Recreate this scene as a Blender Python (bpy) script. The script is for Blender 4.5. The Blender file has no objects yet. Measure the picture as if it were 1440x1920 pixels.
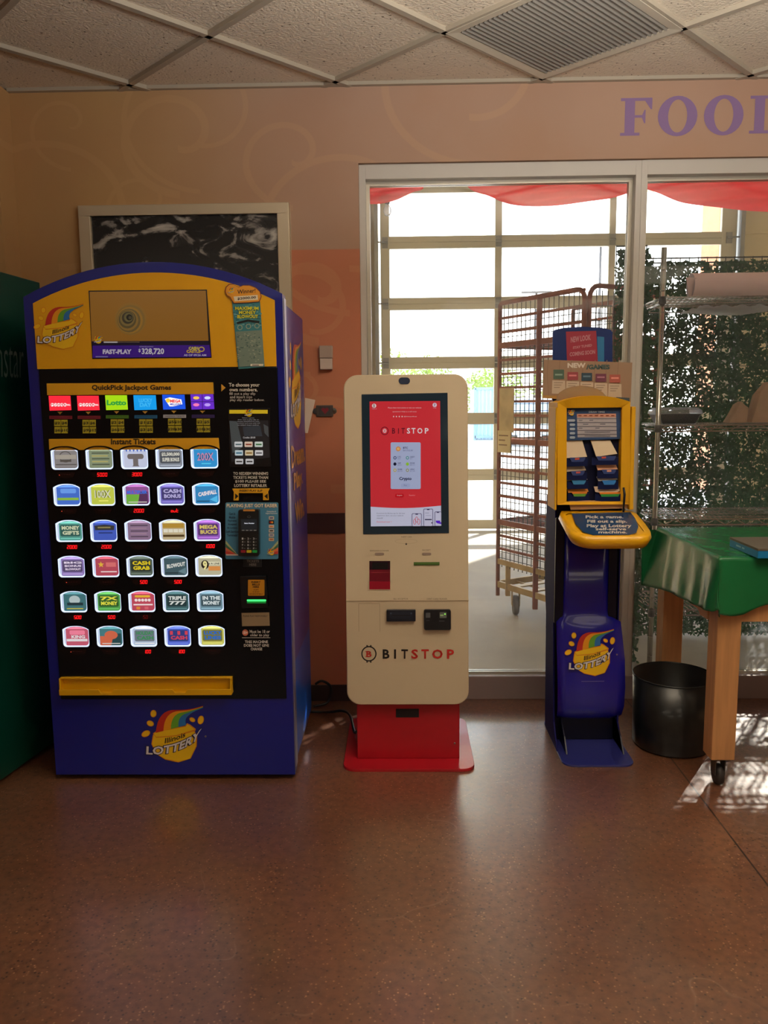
import bpy, bmesh, math, random
from mathutils import Vector, Matrix
from mathutils.geometry import tessellate_polygon
random.seed(7)
SC = bpy.context.scene
# ------------------------------------------------------------------ camera
CAM = Vector((0, 0, 1.382)); FPX = 1500.6
PITCH, ROLL, YAW = .13505, -.01039, -.021995
_f = Vector((math.sin(YAW)*math.cos(PITCH), math.cos(YAW)*math.cos(PITCH), -math.sin(PITCH)))
_r = Vector((math.cos(YAW), -math.sin(YAW), 0)); _u = _r.cross(_f)
CR = _r*math.cos(ROLL)+_u*math.sin(ROLL); CU = _u*math.cos(ROLL)-_r*math.sin(ROLL)
cd = bpy.data.cameras.new('camera'); cam = bpy.data.objects.new('camera', cd); SC.collection.objects.link(cam)
cd.sensor_fit = 'VERTICAL'; cd.sensor_height = 36; cd.sensor_width = 27; cd.lens = FPX*36/1920; cd.clip_end = 500; cd.clip_start = .05
cam.matrix_world = Matrix(((CR.x, CU.x, -_f.x, CAM.x), (CR.y, CU.y, -_f.y, CAM.y), (CR.z, CU.z, -_f.z, CAM.z), (0, 0, 0, 1)))
SC.camera = cam
# ------------------------------------------------------------------ light and exposure
EXPOSURE = 0.0
SUN_E, SUN_COL = 26.0, (1, .93, .80)
SUN_AZ, SUN_TAN = Vector((.56, .83, 0)).normalized(), .50
SKY_E = 6.5
UP_E, LAMP_E = 88, 15
w = bpy.data.worlds.new('sky'); SC.world = w; w.use_nodes = True
wn = w.node_tree.nodes; wl = w.node_tree.links; wn.clear()
tc = wn.new('ShaderNodeTexCoord'); sx = wn.new('ShaderNodeSeparateXYZ'); cr = wn.new('ShaderNodeValToRGB')
bg = wn.new('ShaderNodeBackground'); wo = wn.new('ShaderNodeOutputWorld')
cr.color_ramp.elements[0].position = .0; cr.color_ramp.elements[0].color = (1, .98, .93, 1)
cr.color_ramp.elements[1].position = .8; cr.color_ramp.elements[1].color = (.45, .66, 1, 1)
e = cr.color_ramp.elements.new(.25); e.color = (.86, .94, 1, 1)
wl.new(tc.outputs['Generated'], sx.inputs[0]); wl.new(sx.outputs['Z'], cr.inputs[0]); wl.new(cr.outputs[0], bg.inputs[0])
bg.inputs[1].default_value = SKY_E; wl.new(bg.outputs[0], wo.inputs[0])
sl = bpy.data.lights.new('sun', 'SUN'); sl.energy = SUN_E; sl.color = SUN_COL; sl.angle = .012
so = bpy.data.objects.new('sun', sl); SC.collection.objects.link(so); so.location = (6, 12, 9)
sd = Vector((-SUN_AZ.x, -SUN_AZ.y, -SUN_TAN)).normalized()
so.rotation_euler = sd.to_track_quat('-Z', 'Y').to_euler()
def area(name, loc, direction, sxy, power, col):
    l = bpy.data.lights.new(name, 'AREA'); l.shape = 'RECTANGLE'; l.size, l.size_y = sxy; l.energy = power; l.color = col
    o = bpy.data.objects.new(name, l); SC.collection.objects.link(o); o.location = loc
    o.rotation_euler = Vector(direction).to_track_quat('-Z', 'Y').to_euler()
    return o
area('fill_uplight', (.9, 1.45, 2.2), (0, .12, 1), (2.0, .7), UP_E, (1, .94, .84))  # added unseen uplight that brightens the ceiling
for lx, ly in ((-2.2, -1.4), (1.8, -1.4), (-2.2, -3.9), (1.8, -3.9)):
    area('fill_downlight', (lx, ly, 2.69), (0, 0, -1), (2.4, 1.2), LAMP_E, (1, .86, .66))  # added fill panels behind the camera, brightening the room
SC.view_settings.view_transform = 'Standard'; SC.view_settings.look = 'None'
SC.view_settings.exposure = EXPOSURE; SC.view_settings.gamma = 1; SC.view_settings.use_curve_mapping = False
# ------------------------------------------------------------------ materials
def lin(c):
    return tuple(((v/255)/12.92 if v/255 <= .04045 else ((v/255+.055)/1.055)**2.4) for v in c)
MC = {}
def M(name, rgb, rough=.5, metal=0, emit=0, bump=0, bscale=60, trans=0, var=0, vscale=8, coat=0, spec=.5):
    """one principled material; var mixes a noise variation of the colour, bump adds fine relief"""
    if name in MC: return MC[name]
    m = bpy.data.materials.new(name); m.use_nodes = True; MC[name] = m
    n = m.node_tree.nodes; l = m.node_tree.links; b = n['Principled BSDF']
    c = lin(rgb); b.inputs['Base Color'].default_value = (*c, 1); b.inputs['Roughness'].default_value = rough
    b.inputs['Metallic'].default_value = metal; b.inputs['Coat Weight'].default_value = coat
    b.inputs['Specular IOR Level'].default_value = spec
    if emit:
        b.inputs['Emission Color'].default_value = (*c, 1); b.inputs['Emission Strength'].default_value = emit
        b.inputs['Base Color'].default_value = (*[v*.25 for v in c], 1)
    if var or bump:
        t = n.new('ShaderNodeTexCoord')
    if var:
        z = n.new('ShaderNodeTexNoise'); z.inputs['Scale'].default_value = vscale; z.inputs['Detail'].default_value = 5
        l.new(t.outputs['Object'], z.inputs[0])
        r = n.new('ShaderNodeValToRGB'); r.color_ramp.elements[0].position = .3; r.color_ramp.elements[1].position = .7
        r.color_ramp.elements[0].color = (*[v*(1-var) for v in c], 1); r.color_ramp.elements[1].color = (*[min(1, v*(1+var)) for v in c], 1)
        l.new(z.outputs[0], r.inputs[0]); l.new(r.outputs[0], b.inputs['Base Color'])
    if bump:
        z = n.new('ShaderNodeTexNoise'); z.inputs['Scale'].default_value = bscale; z.inputs['Detail'].default_value = 4
        l.new(t.outputs['Object'], z.inputs[0]); bp = n.new('ShaderNodeBump'); bp.inputs['Strength'].default_value = bump
        bp.inputs['Distance'].default_value = .01
        l.new(z.outputs[0], bp.inputs['Height']); l.new(bp.outputs[0], b.inputs['Normal'])
    if trans:
        tr = n.new('ShaderNodeBsdfTranslucent'); tr.inputs[0].default_value = (*c, 1)
        mx = n.new('ShaderNodeMixShader'); mx.inputs[0].default_value = trans
        l.new(b.outputs[0], mx.inputs[1]); l.new(tr.outputs[0], mx.inputs[2]); l.new(mx.outputs[0], n['Material Output'].inputs[0])
    return m
def INK(rgb, emit=0, rough=.5):
    return M('ink_%02x%02x%02x_%d_%d' % (*rgb, int(emit*100), int(rough*100)), rgb, rough, emit=emit)
def glass_mat(name, tint=(250, 250, 250), milky=.03, rough=.02, fac=.06):
    if name in MC: return MC[name]
    m = bpy.data.materials.new(name); m.use_nodes = True; MC[name] = m
    n = m.node_tree.nodes; l = m.node_tree.links; n.remove(n['Principled BSDF'])
    tr = n.new('ShaderNodeBsdfTransparent'); tr.inputs[0].default_value = (*lin(tint), 1)
    gl = n.new('ShaderNodeBsdfGlossy'); gl.inputs['Roughness'].default_value = rough
    fr = n.new('ShaderNodeFresnel'); fr.inputs[0].default_value = 1.35
    a = n.new('ShaderNodeMixShader'); l.new(fr.outputs[0], a.inputs[0]); l.new(tr.outputs[0], a.inputs[1]); l.new(gl.outputs[0], a.inputs[2])
    tl = n.new('ShaderNodeBsdfTranslucent'); tl.inputs[0].default_value = (.9, .93, 1, 1)
    b = n.new('ShaderNodeMixShader'); b.inputs[0].default_value = milky
    l.new(a.outputs[0], b.inputs[1]); l.new(tl.outputs[0], b.inputs[2]); l.new(b.outputs[0], n['Material Output'].inputs[0])
    return m
# ------------------------------------------------------------------ object helpers
def origin(o):
    v = Vector((0, 0, 0))
    while o is not None: v += o.location; o = o.parent
    return v
class G:
    """collects geometry in world coordinates, builds ONE mesh object"""
    def __init__(s): s.v = []; s.f = []; s.m = []; s.sm = []
    def add(s, vs, fs, mi=0, smooth=False):
        k = len(s.v); s.v += [Vector(p) for p in vs]
        for f in fs: s.f.append([k+i for i in f]); s.m.append(mi); s.sm.append(smooth)
        return s
    def hexa(s, p, mi=0):
        return s.add(p, [(0, 3, 2, 1), (4, 5, 6, 7), (0, 1, 5, 4), (1, 2, 6, 5), (2, 3, 7, 6), (3, 0, 4, 7)], mi)
    def box(s, x0, x1, y0, y1, z0, z1, mi=0):
        return s.hexa([(x0, y0, z0), (x1, y0, z0), (x1, y1, z0), (x0, y1, z0), (x0, y0, z1), (x1, y0, z1), (x1, y1, z1), (x0, y1, z1)], mi)
    def bar(s, a, b, w, h=None, up=(0, 0, 1), mi=0):
        a, b, up = Vector(a), Vector(b), Vector(up); h = h or w; d = (b-a).normalized()
        if abs(d.dot(up)) > .95: up = Vector((0, 1, 0))
        r = d.cross(up).normalized()*w/2; u = r.cross(d).normalized()*h/2
        return s.hexa([a-r-u, a+r-u, b+r-u, b-r-u, a-r+u, a+r+u, b+r+u, b-r+u], mi)
    def tube(s, pts, r, n=10, mi=0, closed=False, cap=True):
        pts = [Vector(p) for p in pts]; rings = []; N = len(pts); prev = None
        for i, p in enumerate(pts):
            a = pts[(i-1) % N] if (i or closed) else p; b = pts[(i+1) % N] if (i < N-1 or closed) else p
            d = (b-a).normalized()
            if prev is None:
                u = d.orthogonal().normalized()
            else:
                u = (prev-d*prev.dot(d)).normalized()
            prev = u; q = d.cross(u); rr = r[i] if isinstance(r, (list, tuple)) else r
            rings.append([p+(u*math.cos(t)+q*math.sin(t))*rr for t in [2*math.pi*k/n for k in range(n)]])
        vs = [p for R in rings for p in R]; fs = []
        for i in range(N if closed else N-1):
            j = (i+1) % N
            for k in range(n): fs.append((i*n+k, i*n+(k+1) % n, j*n+(k+1) % n, j*n+k))
        s.add(vs, fs, mi, True)
        if cap and not closed: s.add(rings[0], [tuple(range(n))[::-1]], mi); s.add(rings[-1], [tuple(range(n))], mi)
        return s
    def lathe(s, prof, c, n=32, mi=0, axis='z'):
        vs = []; c = Vector(c)
        for r, h in prof:
            for k in range(n):
                t = 2*math.pi*k/n
                vs.append(c+(Vector((r*math.cos(t), r*math.sin(t), h)) if axis == 'z' else Vector((r*math.cos(t), h, r*math.sin(t))) if axis == 'y' else Vector((h, r*math.cos(t), r*math.sin(t)))))
        fs = [(i*n+k, i*n+(k+1) % n, (i+1)*n+(k+1) % n, (i+1)*n+k) for i in range(len(prof)-1) for k in range(n)]
        return s.add(vs, fs, mi, True)
    def loft(s, sections, mi=0, smooth=False, cap=True):
        """list of equal-length point rings"""
        n = len(sections[0]); vs = [p for q in sections for p in q]
        fs = [(i*n+k, i*n+(k+1) % n, (i+1)*n+(k+1) % n, (i+1)*n+k) for i in range(len(sections)-1) for k in range(n)]
        s.add(vs, fs, mi, smooth)
        if cap: s.poly3(sections[0], mi); s.poly3(sections[-1], mi)
        return s
    def poly3(s, pts, mi=0):
        pts = [Vector(p) for p in pts]
        return s.add(pts, [tuple(t) for t in tessellate_polygon([pts])], mi)
    def prism(s, pts, off, mi=0):
        """planar polygon pts extruded by vector off"""
        pts = [Vector(p) for p in pts]; off = Vector(off); return s.loft([pts, [p+off for p in pts]], mi)
    def grid(s, fn, nu, nv, mi=0, smooth=True):
        vs = [fn(i/nu, j/nv) for j in range(nv+1) for i in range(nu+1)]
        fs = [(j*(nu+1)+i, j*(nu+1)+i+1, (j+1)*(nu+1)+i+1, (j+1)*(nu+1)+i) for j in range(nv) for i in range(nu)]
        return s.add(vs, fs, mi, smooth)
    def build(s, name, mats, parent=None, bevel=0, seg=2, solid=0, at=None, weld=True):
        if not isinstance(mats, (list, tuple)): mats = [mats]
        if parent is not None: o0 = origin(parent)
        elif at is not None: o0 = Vector(at)
        else:
            xs = [p.x for p in s.v]; ys = [p.y for p in s.v]; zs = [p.z for p in s.v]
            o0 = Vector(((min(xs)+max(xs))/2, (min(ys)+max(ys))/2, min(zs)))
        me = bpy.data.meshes.new(name); me.from_pydata([p-o0 for p in s.v], [], s.f)
        for m in mats: me.materials.append(m)
        for p, mi, sm in zip(me.polygons, s.m, s.sm): p.material_index = mi; p.use_smooth = sm
        b = bmesh.new(); b.from_mesh(me)
        if weld: bmesh.ops.remove_doubles(b, verts=b.verts, dist=1e-5)
        if weld: bmesh.ops.recalc_face_normals(b, faces=b.faces)
        b.to_mesh(me); b.free()
        o = bpy.data.objects.new(name, me); SC.collection.objects.link(o)
        if parent is not None: o.parent = parent
        else: o.location = o0
        if bevel:
            md = o.modifiers.new('bevel', 'BEVEL'); md.width = bevel; md.segments = seg; md.limit_method = 'ANGLE'; md.angle_limit = .6
        if solid:
            md = o.modifiers.new('solid', 'SOLIDIFY'); md.thickness = solid; md.offset = 0
        return o
def tag(o, label, cat, group=None):
    o['label'] = label; o['category'] = cat
    if group: o['group'] = group
    return o
def thing(name, loc, label, cat, group=None):
    o = bpy.data.objects.new(name, None); SC.collection.objects.link(o); o.location = loc; o.empty_display_size = .1
    return tag(o, label, cat, group)
def lab(o, s): o['label'] = s; return o
def struct(o): o['kind'] = 'structure'; return o
def rr2(x0, y0, x1, y1, r, n=5):
    """rounded rectangle outline in 2D"""
    pts = []
    for cx, cy, a in ((x1-r, y0+r, -90), (x1-r, y1-r, 0), (x0+r, y1-r, 90), (x0+r, y0+r, 180)):
        for k in range(n+1):
            t = math.radians(a+90*k/n); pts.append((cx+r*math.cos(t), cy+r*math.sin(t)))
    return pts
# ------------------------------------------------------------------ printed matter on flat faces
def ray(px, py): return _f+CR*((px-720)/FPX)-CU*((py-960)/FPX)
def plane(P, n):
    """photo coordinates -> point on the world plane through P with normal n (towards the viewer)"""
    P = Vector(P); n = Vector(n).normalized()
    def fn(x, y):
        d = ray(x, y); return CAM+d*((P-CAM).dot(n)/d.dot(n))
    return fn, n
TXT = {}
def glyphs(s, bold=0):
    k = (s, bold)
    if k not in TXT:
        c = bpy.data.curves.new('t', 'FONT'); c.body = s; c.size = 1; c.resolution_u = 2; c.offset = bold; c.fill_mode = 'FRONT'
        o = bpy.data.objects.new('t', c); SC.collection.objects.link(o)
        bpy.context.view_layer.update()
        dg = bpy.context.evaluated_depsgraph_get(); me = o.evaluated_get(dg).to_mesh()
        vs = [(v.co.x, v.co.y) for v in me.vertices]; fs = [tuple(p.vertices) for p in me.polygons]
        o.evaluated_get(dg).to_mesh_clear(); bpy.data.objects.remove(o); bpy.data.curves.remove(c)
        TXT[k] = (vs, fs)
    return TXT[k]
class D:
    """flat print: coloured shapes stacked in thin layers on a face. coordinates: any 2D frame, y down"""
    def __init__(s, fr, gap=.00012, emit=0, rough=.5):
        s.fn, s.n = fr; s.gap = gap; s.emit = emit; s.rough = rough; s.g = G(); s.cols = []; s.lay = 1; s.tf = lambda x, y: (x, y)
    def mi(s, col, e=None):
        e = s.emit if e is None else e; m = INK(tuple(col), e, s.rough)
        if m not in s.cols: s.cols.append(m)
        return s.cols.index(m)
    def P(s, x, y, L=None):
        x, y = s.tf(x, y); return s.fn(x, y)+s.n*(s.gap*(L if L is not None else s.lay))
    def mesh(s, vs, fs, col, e=None):
        s.g.add([s.P(*v) for v in vs], fs, s.mi(col, e)); s.lay += 1; return s
    def poly(s, pts, col, e=None):
        t = tessellate_polygon([[Vector((x, y, 0)) for x, y in pts]]); return s.mesh(pts, [tuple(q) for q in t], col, e)
    def rect(s, x0, y0, x1, y1, col, e=None): return s.mesh([(x0, y0), (x1, y0), (x1, y1), (x0, y1)], [(0, 1, 2, 3)], col, e)
    def rr(s, x0, y0, x1, y1, r, col, e=None): return s.poly(rr2(x0, y0, x1, y1, r), col, e)
    def ell(s, cx, cy, rx, ry, col, e=None, rot=0, n=20):
        c, q = math.cos(rot), math.sin(rot)
        return s.poly([(cx+rx*math.cos(t)*c-ry*math.sin(t)*q, cy+rx*math.cos(t)*q+ry*math.sin(t)*c) for t in [2*math.pi*k/n for k in range(n)]], col, e)
    def ring(s, cx, cy, rx, ry, wd, col, e=None, n=24):
        T = [2*math.pi*k/n for k in range(n)]
        vs = [(cx+rx*math.cos(t), cy+ry*math.sin(t)) for t in T]+[(cx+(rx-wd)*math.cos(t), cy+(ry-wd)*math.sin(t)) for t in T]
        return s.mesh(vs, [(k, (k+1) % n, n+(k+1) % n, n+k) for k in range(n)], col, e)
    def line(s, pts, wd, col, e=None):
        vs = []; fs = []
        for i, p in enumerate(pts):
            a = Vector(pts[max(0, i-1)]); b = Vector(pts[min(len(pts)-1, i+1)]); d = (b-a).normalized(); q = Vector((-d.y, d.x))*wd/2
            vs += [(p[0]+q.x, p[1]+q.y), (p[0]-q.x, p[1]-q.y)]
            if i: fs.append((2*i-2, 2*i-1, 2*i+1, 2*i))
        return s.mesh(vs, fs, col, e)
    def text(s, st, x0, y0, x1, y1, col, bold=0, e=None, warp=None):
        vs, fs = glyphs(st, bold)
        if not vs: return s
        ax = min(v[0] for v in vs); bx = max(v[0] for v in vs); ay = min(v[1] for v in vs); by = max(v[1] for v in vs)
        q = []
        for x, y in vs:
            u = (x-ax)/max(1e-6, bx-ax); v = (y-ay)/max(1e-6, by-ay)
            q.append(warp(u, v) if warp else (x0+(x1-x0)*u, y1+(y0-y1)*v))
        return s.mesh(q, fs, col, e)
    def lines(s, rows, cx, y0, dy, h, col, cw, bold=0, left=False, e=None):
        """several lines of text; cw = width of one character"""
        for i, t in enumerate(rows):
            wd = len(t)*cw; x = cx if left else cx-wd/2
            s.text(t, x, y0+i*dy, x+wd, y0+i*dy+h, col, bold, e); s.lay -= 1
        s.lay += 1; return s
    def build(s, name, parent): return s.g.build(name, s.cols, parent, weld=False)
SEG = {'0': 'abcdef', '1': 'bc', '2': 'abged', '3': 'abgcd', '5': 'afgcd', '6': 'afgedc', '9': 'abcdfg', 'o': 'gcde', 'u': 'cde', 't': 'fged', '-': 'g'}
def seven(d, st, x, y, w, h, col, e):
    """seven-segment digits, slanted"""
    t = w*.2
    P = {'a': (0, 0, w, t), 'd': (0, h-t, w, h), 'g': (0, h/2-t/2, w, h/2+t/2), 'f': (0, 0, t, h/2), 'b': (w-t, 0, w, h/2), 'e': (0, h/2, t, h), 'c': (w-t, h/2, w, h)}
    for ch in st:
        if ch == '.': d.rect(x-w*.22, y+h-t, x-w*.02, y+h, col, e); continue
        for k in SEG[ch]:
            a, b, c, q = P[k]; sl = lambda X, Y: (x+X+(h-Y)*.12, y+Y)
            d.mesh([sl(a, b), sl(c, b), sl(c, q), sl(a, q)], [(0, 1, 2, 3)], col, e); d.lay -= 1
        x += w*1.35
def bez(a, b, c, t): return tuple(a[i]*(1-t)**2+2*b[i]*t*(1-t)+c[i]*t*t for i in (0, 1))
def logo(d, cx, cy, S, dark=(24, 18, 60), plain=False, white=(225, 222, 230)):
    """pot of gold with rainbow and rising lettering; artwork laid out on a 290-unit frame"""
    old = d.tf; d.tf = lambda x, y: old(cx+(x-640)/290*S, cy+(y-375)/290*S)
    yl, og = (242, 196, 24), (224, 136, 20)
    for x, y, a, b, r in ((547, 284, 14, 17, .1), (533, 328, 17, 13, .4), (513, 374, 21, 14, -.45), (722, 311, 14, 10, .5), (760, 312, 14, 20, .25)):
        d.ell(x, y, a, b, og, rot=r); d.ell(x, y, a-3, b-3, yl, rot=r)
    for k, (dx, c) in enumerate(((0, og), (4, yl))):                                    # pot
        pts = [(545+dx, 378), (538+dx, 420), (560+dx, 465), (600, 490-dx), (660, 503-dx), (715-dx, 485), (742-dx, 430), (744-dx, 380), (725-dx, 350), (640, 360)]
        d.poly(pts, c)
    d.poly([(545, 372), (560, 362), (690, 338), (698, 326), (712, 332), (738, 352), (735, 362), (650, 385), (560, 392)], og)
    d.poly([(550, 374), (562, 366), (692, 342), (700, 332), (712, 338), (733, 354), (650, 380), (560, 388)], yl)
    tip = (770, 250)
    for k, c in enumerate(((196, 46, 34), (238, 158, 26), (104, 168, 48), (44, 118, 190))):
        L = []
        for b in (k/4, (k+1)/4):
            p0 = (558+137*b, 370-36*b); p1 = (566+118*b, 262+44*b); p2 = (650+60*b, 266+22*b)
            L.append([bez(p0, p1, p2, t/8) for t in range(9)]+[bez(p2, (710+14*b, 268+6*b), (770, 248+b*10), t/5) for t in range(1, 6)])
        d.poly(L[0]+L[1][::-1], c)
    B = lambda u: bez((515, 466), (650, 478), (748, 398), u)
    d.text('Illinois', 0, 0, 0, 0, (30, 20, 20), .02, warp=lambda u, v: (598+92*u+v*3, 417-30*u**1.3-v*24))
    def wl(gx, gy):
        def f(u, v):
            u2 = -gx+u*(1+2*gx); b = B(u2); h = 37+13*max(0, u2)**3; v2 = -gy+v*(1+2*gy)
            return (b[0]+v2*(2+15*max(0, u2)**2), b[1]-v2*h)
        return f
    d.text('LOTTERY', 0, 0, 0, 0, dark, .085, warp=wl(.014, .09))
    d.text('LOTTERY', 0, 0, 0, 0, white, .03, warp=wl(0, 0))
    d.ring(782, 385, 4, 4, 1.5, (200, 180, 90), n=8)
    d.tf = old
# ================================================================== THE ROOM
H = 2.716; WY = 3.605
WX0, WZ0, WZ1 = -.174, .115, 2.405
def mural():
    """tan wall with large painted swirls and a salmon field beside the window"""
    m = bpy.data.materials.new('mural_paint'); m.use_nodes = True
    n = m.node_tree.nodes; l = m.node_tree.links; b = n['Principled BSDF']; b.inputs['Roughness'].default_value = .75
    b.inputs['Specular IOR Level'].default_value = .25
    g = n.new('ShaderNodeNewGeometry'); sp = n.new('ShaderNodeSeparateXYZ'); l.new(g.outputs['Position'], sp.inputs[0])
    def mr(src, a, c):
        r = n.new('ShaderNodeMapRange'); r.inputs[1].default_value = a; r.inputs[2].default_value = c; r.interpolation_type = 'SMOOTHSTEP'
        l.new(src, r.inputs[0]); return r.outputs[0]
    def mul(a, c, op='MULTIPLY'):
        q = n.new('ShaderNodeMath'); q.operation = op
        for i, v in enumerate((a, c)):
            if isinstance(v, (int, float)): q.inputs[i].default_value = v
            else: l.new(v, q.inputs[i])
        return q.outputs[0]
    def mix(f, a, c):
        q = n.new('ShaderNodeMix'); q.data_type = 'RGBA'
        if isinstance(f, (int, float)): q.inputs[0].default_value = f
        else: l.new(f, q.inputs[0])
        for i, v in ((6, a), (7, c)):
            if isinstance(v, tuple): q.inputs[i].default_value = (*lin(v), 1)
            else: l.new(v, q.inputs[i])
        return q.outputs[2]
    X, Z = sp.outputs['X'], sp.outputs['Z']
    side = mr(X, -1.35, -.35)
    base = mix(side, (196, 158, 108), (182, 150, 130))  # paled and greyed towards the window, flare veil put into the colour
    low = mul(mr(X, -.95, -.75), mr(Z, 2.052, 2.046))
    base = mix(low, base, (202, 128, 100))
    nz = n.new('ShaderNodeTexNoise'); nz.inputs['Scale'].default_value = 2.2; nz.inputs['Detail'].default_value = 6; l.new(g.outputs['Position'], nz.inputs[0])
    base = mix(mul(mr(nz.outputs[0], .35, .7), .25), base, (176, 128, 92))
    # swirl strokes: arcs of several circles, thin wobbling bands
    tot = None
    for cx, cz, r, wd, lo in ((-.95, 2.53, .17, .022, 0), (-.86, 2.62, .26, .014, 0), (-1.42, 2.58, .10, .012, 0), (-.46, 2.44, .14, .018, 1), (-.36, 1.86, .13, .03, 1), (-.40, 1.78, .20, .018, 1), (-1.1, 2.25, .11, .012, 0), (-.22, 2.15, .32, .02, 1), (-.45, 1.42, .12, .014, 1), (-.32, 1.15, .28, .03, 1), (-1.5, 2.2, .35, .02, 0), (.3, 2.75, .3, .02, 1)):
        dx = mul(mul(X, cx, 'SUBTRACT'), 1.0); dz = mul(mul(Z, cz, 'SUBTRACT'), 1.15)
        d2 = mul(mul(dx, dx), mul(dz, dz), 'ADD'); dd = mul(d2, .5, 'POWER')
        ang = mul(mul(dx, dz, 'ARCTAN2'), .035)
        v = mul(mul(mul(dd, ang, 'ADD'), r, 'SUBTRACT'), 0, 'ADD'); av = n.new('ShaderNodeMath'); av.operation = 'ABSOLUTE'; l.new(v, av.inputs[0])
        k = mr(av.outputs[0], wd, wd*.6); tot = k if tot is None else mul(tot, k, 'MAXIMUM')
    base = mix(mul(tot, .13), base, (228, 186, 138))
    l.new(base, b.inputs['Base Color']); return m
MUR = mural()
def floor_mat():
    m = bpy.data.materials.new('stained_concrete'); m.use_nodes = True
    n = m.node_tree.nodes; l = m.node_tree.links; b = n['Principled BSDF']
    g = n.new('ShaderNodeNewGeometry'); P = g.outputs['Position']
    def noise(sc, det, dis=0):
        q = n.new('ShaderNodeTexNoise'); q.inputs['Scale'].default_value = sc; q.inputs['Detail'].default_value = det; q.inputs['Distortion'].default_value = dis; l.new(P, q.inputs[0]); return q.outputs[0]
    def ramp(src, *st):
        r = n.new('ShaderNodeValToRGB'); l.new(src, r.inputs[0]); el = r.color_ramp.elements
        while len(el) < len(st): el.new(.5)
        for e_, (p, c) in zip(el, st): e_.position = p; e_.color = (*(lin(c) if isinstance(c, tuple) else (c, c, c)), 1)
        return r.outputs[0]
    def mix(f, a, c, mode='MIX'):
        q = n.new('ShaderNodeMix'); q.data_type = 'RGBA'; q.blend_type = mode
        if isinstance(f, (int, float)): q.inputs[0].default_value = f
        else: l.new(f, q.inputs[0])
        for i, v in ((6, a), (7, c)):
            if isinstance(v, tuple): q.inputs[i].default_value = (*lin(v), 1)
            else: l.new(v, q.inputs[i])
        return q.outputs[2]
    c = ramp(noise(1.3, 3), (.25, (92, 57, 40)), (.5, (116, 72, 48)), (.75, (138, 90, 62)))
    c = mix(ramp(noise(6, 3), (.35, 0), (.8, .4)), c, (118, 88, 72))
    c = mix(ramp(noise(42, 3), (.42, .0), (.8, .7)), c, (72, 44, 30))
    wv = n.new('ShaderNodeTexVoronoi'); wv.feature = 'DISTANCE_TO_EDGE'; wv.inputs['Scale'].default_value = 2.3
    wn2 = n.new('ShaderNodeTexNoise'); wn2.inputs['Scale'].default_value = 2.5; wn2.inputs['Detail'].default_value = 2; l.new(P, wn2.inputs[0])
    va = n.new('ShaderNodeMix'); va.data_type = 'RGBA'; va.inputs[0].default_value = .45; l.new(P, va.inputs[6]); l.new(wn2.outputs['Color'], va.inputs[7]); l.new(va.outputs[2], wv.inputs[0])
    sm = n.new('ShaderNodeMath'); sm.operation = 'MULTIPLY'; l.new(ramp(wv.outputs['Distance'], (.0, .28), (.006, 0)), sm.inputs[0]); l.new(ramp(noise(3.1, 2), (.5, 0), (.62, 1)), sm.inputs[1])
    c = mix(sm.outputs[0], c, (176, 148, 132))
    v = n.new('ShaderNodeTexVoronoi'); v.inputs['Scale'].default_value = 70; l.new(P, v.inputs[0])
    s2 = n.new('ShaderNodeMath'); s2.operation = 'MULTIPLY'; l.new(ramp(v.outputs['Distance'], (.08, .75), (.24, 0)), s2.inputs[0]); l.new(ramp(noise(9, 3), (.38, .12), (.66, 1)), s2.inputs[1]); c = mix(s2.outputs[0], c, (206, 156, 116))
    v2 = n.new('ShaderNodeTexVoronoi'); v2.inputs['Scale'].default_value = 60; l.new(P, v2.inputs[0])
    c = mix(ramp(v2.outputs['Distance'], (.08, .8), (.26, 0)), c, (40, 24, 18))
    sp = n.new('ShaderNodeSeparateXYZ'); l.new(P, sp.inputs[0])
    s1 = n.new('ShaderNodeMath'); s1.operation = 'COMPARE'; s1.inputs[1].default_value = 1.043; s1.inputs[2].default_value = .003; l.new(sp.outputs['X'], s1.inputs[0])
    c = mix(s1.outputs[0], c, (40, 24, 18))
    l.new(c, b.inputs['Base Color'])
    # scuffs: stretched noise drives the gloss
    mp = n.new('ShaderNodeMapping'); mp.inputs['Scale'].default_value = (3, 5, 1); mp.inputs['Rotation'].default_value = (0, 0, .5); l.new(P, mp.inputs[0])
    q = n.new('ShaderNodeTexNoise'); q.inputs['Scale'].default_value = 1.3; q.inputs['Detail'].default_value = 8; l.new(mp.outputs[0], q.inputs[0])
    q.inputs['Detail'].default_value = 3; r = n.new('ShaderNodeMapRange'); r.inputs[1].default_value = .2; r.inputs[2].default_value = .8; r.inputs[3].default_value = .34; r.inputs[4].default_value = .46; l.new(q.outputs[0], r.inputs[0]); l.new(r.outputs[0], b.inputs['Roughness'])
    bp = n.new('ShaderNodeBump'); bp.inputs['Strength'].default_value = .25; bp.inputs['Distance'].default_value = .002; b.inputs['Coat Weight'].default_value = 1; b.inputs['Coat Roughness'].default_value = .20; b.inputs['Coat IOR'].default_value = 1.6
    l.new(noise(120, 5), bp.inputs['Height']); l.new(bp.outputs[0], b.inputs['Normal'])
    b.inputs['Specular IOR Level'].default_value = 1.0
    return m
struct(G().box(-4.2, 5.2, -5.6, 3.70, -.1, 0).build('floor', floor_mat()))
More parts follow.
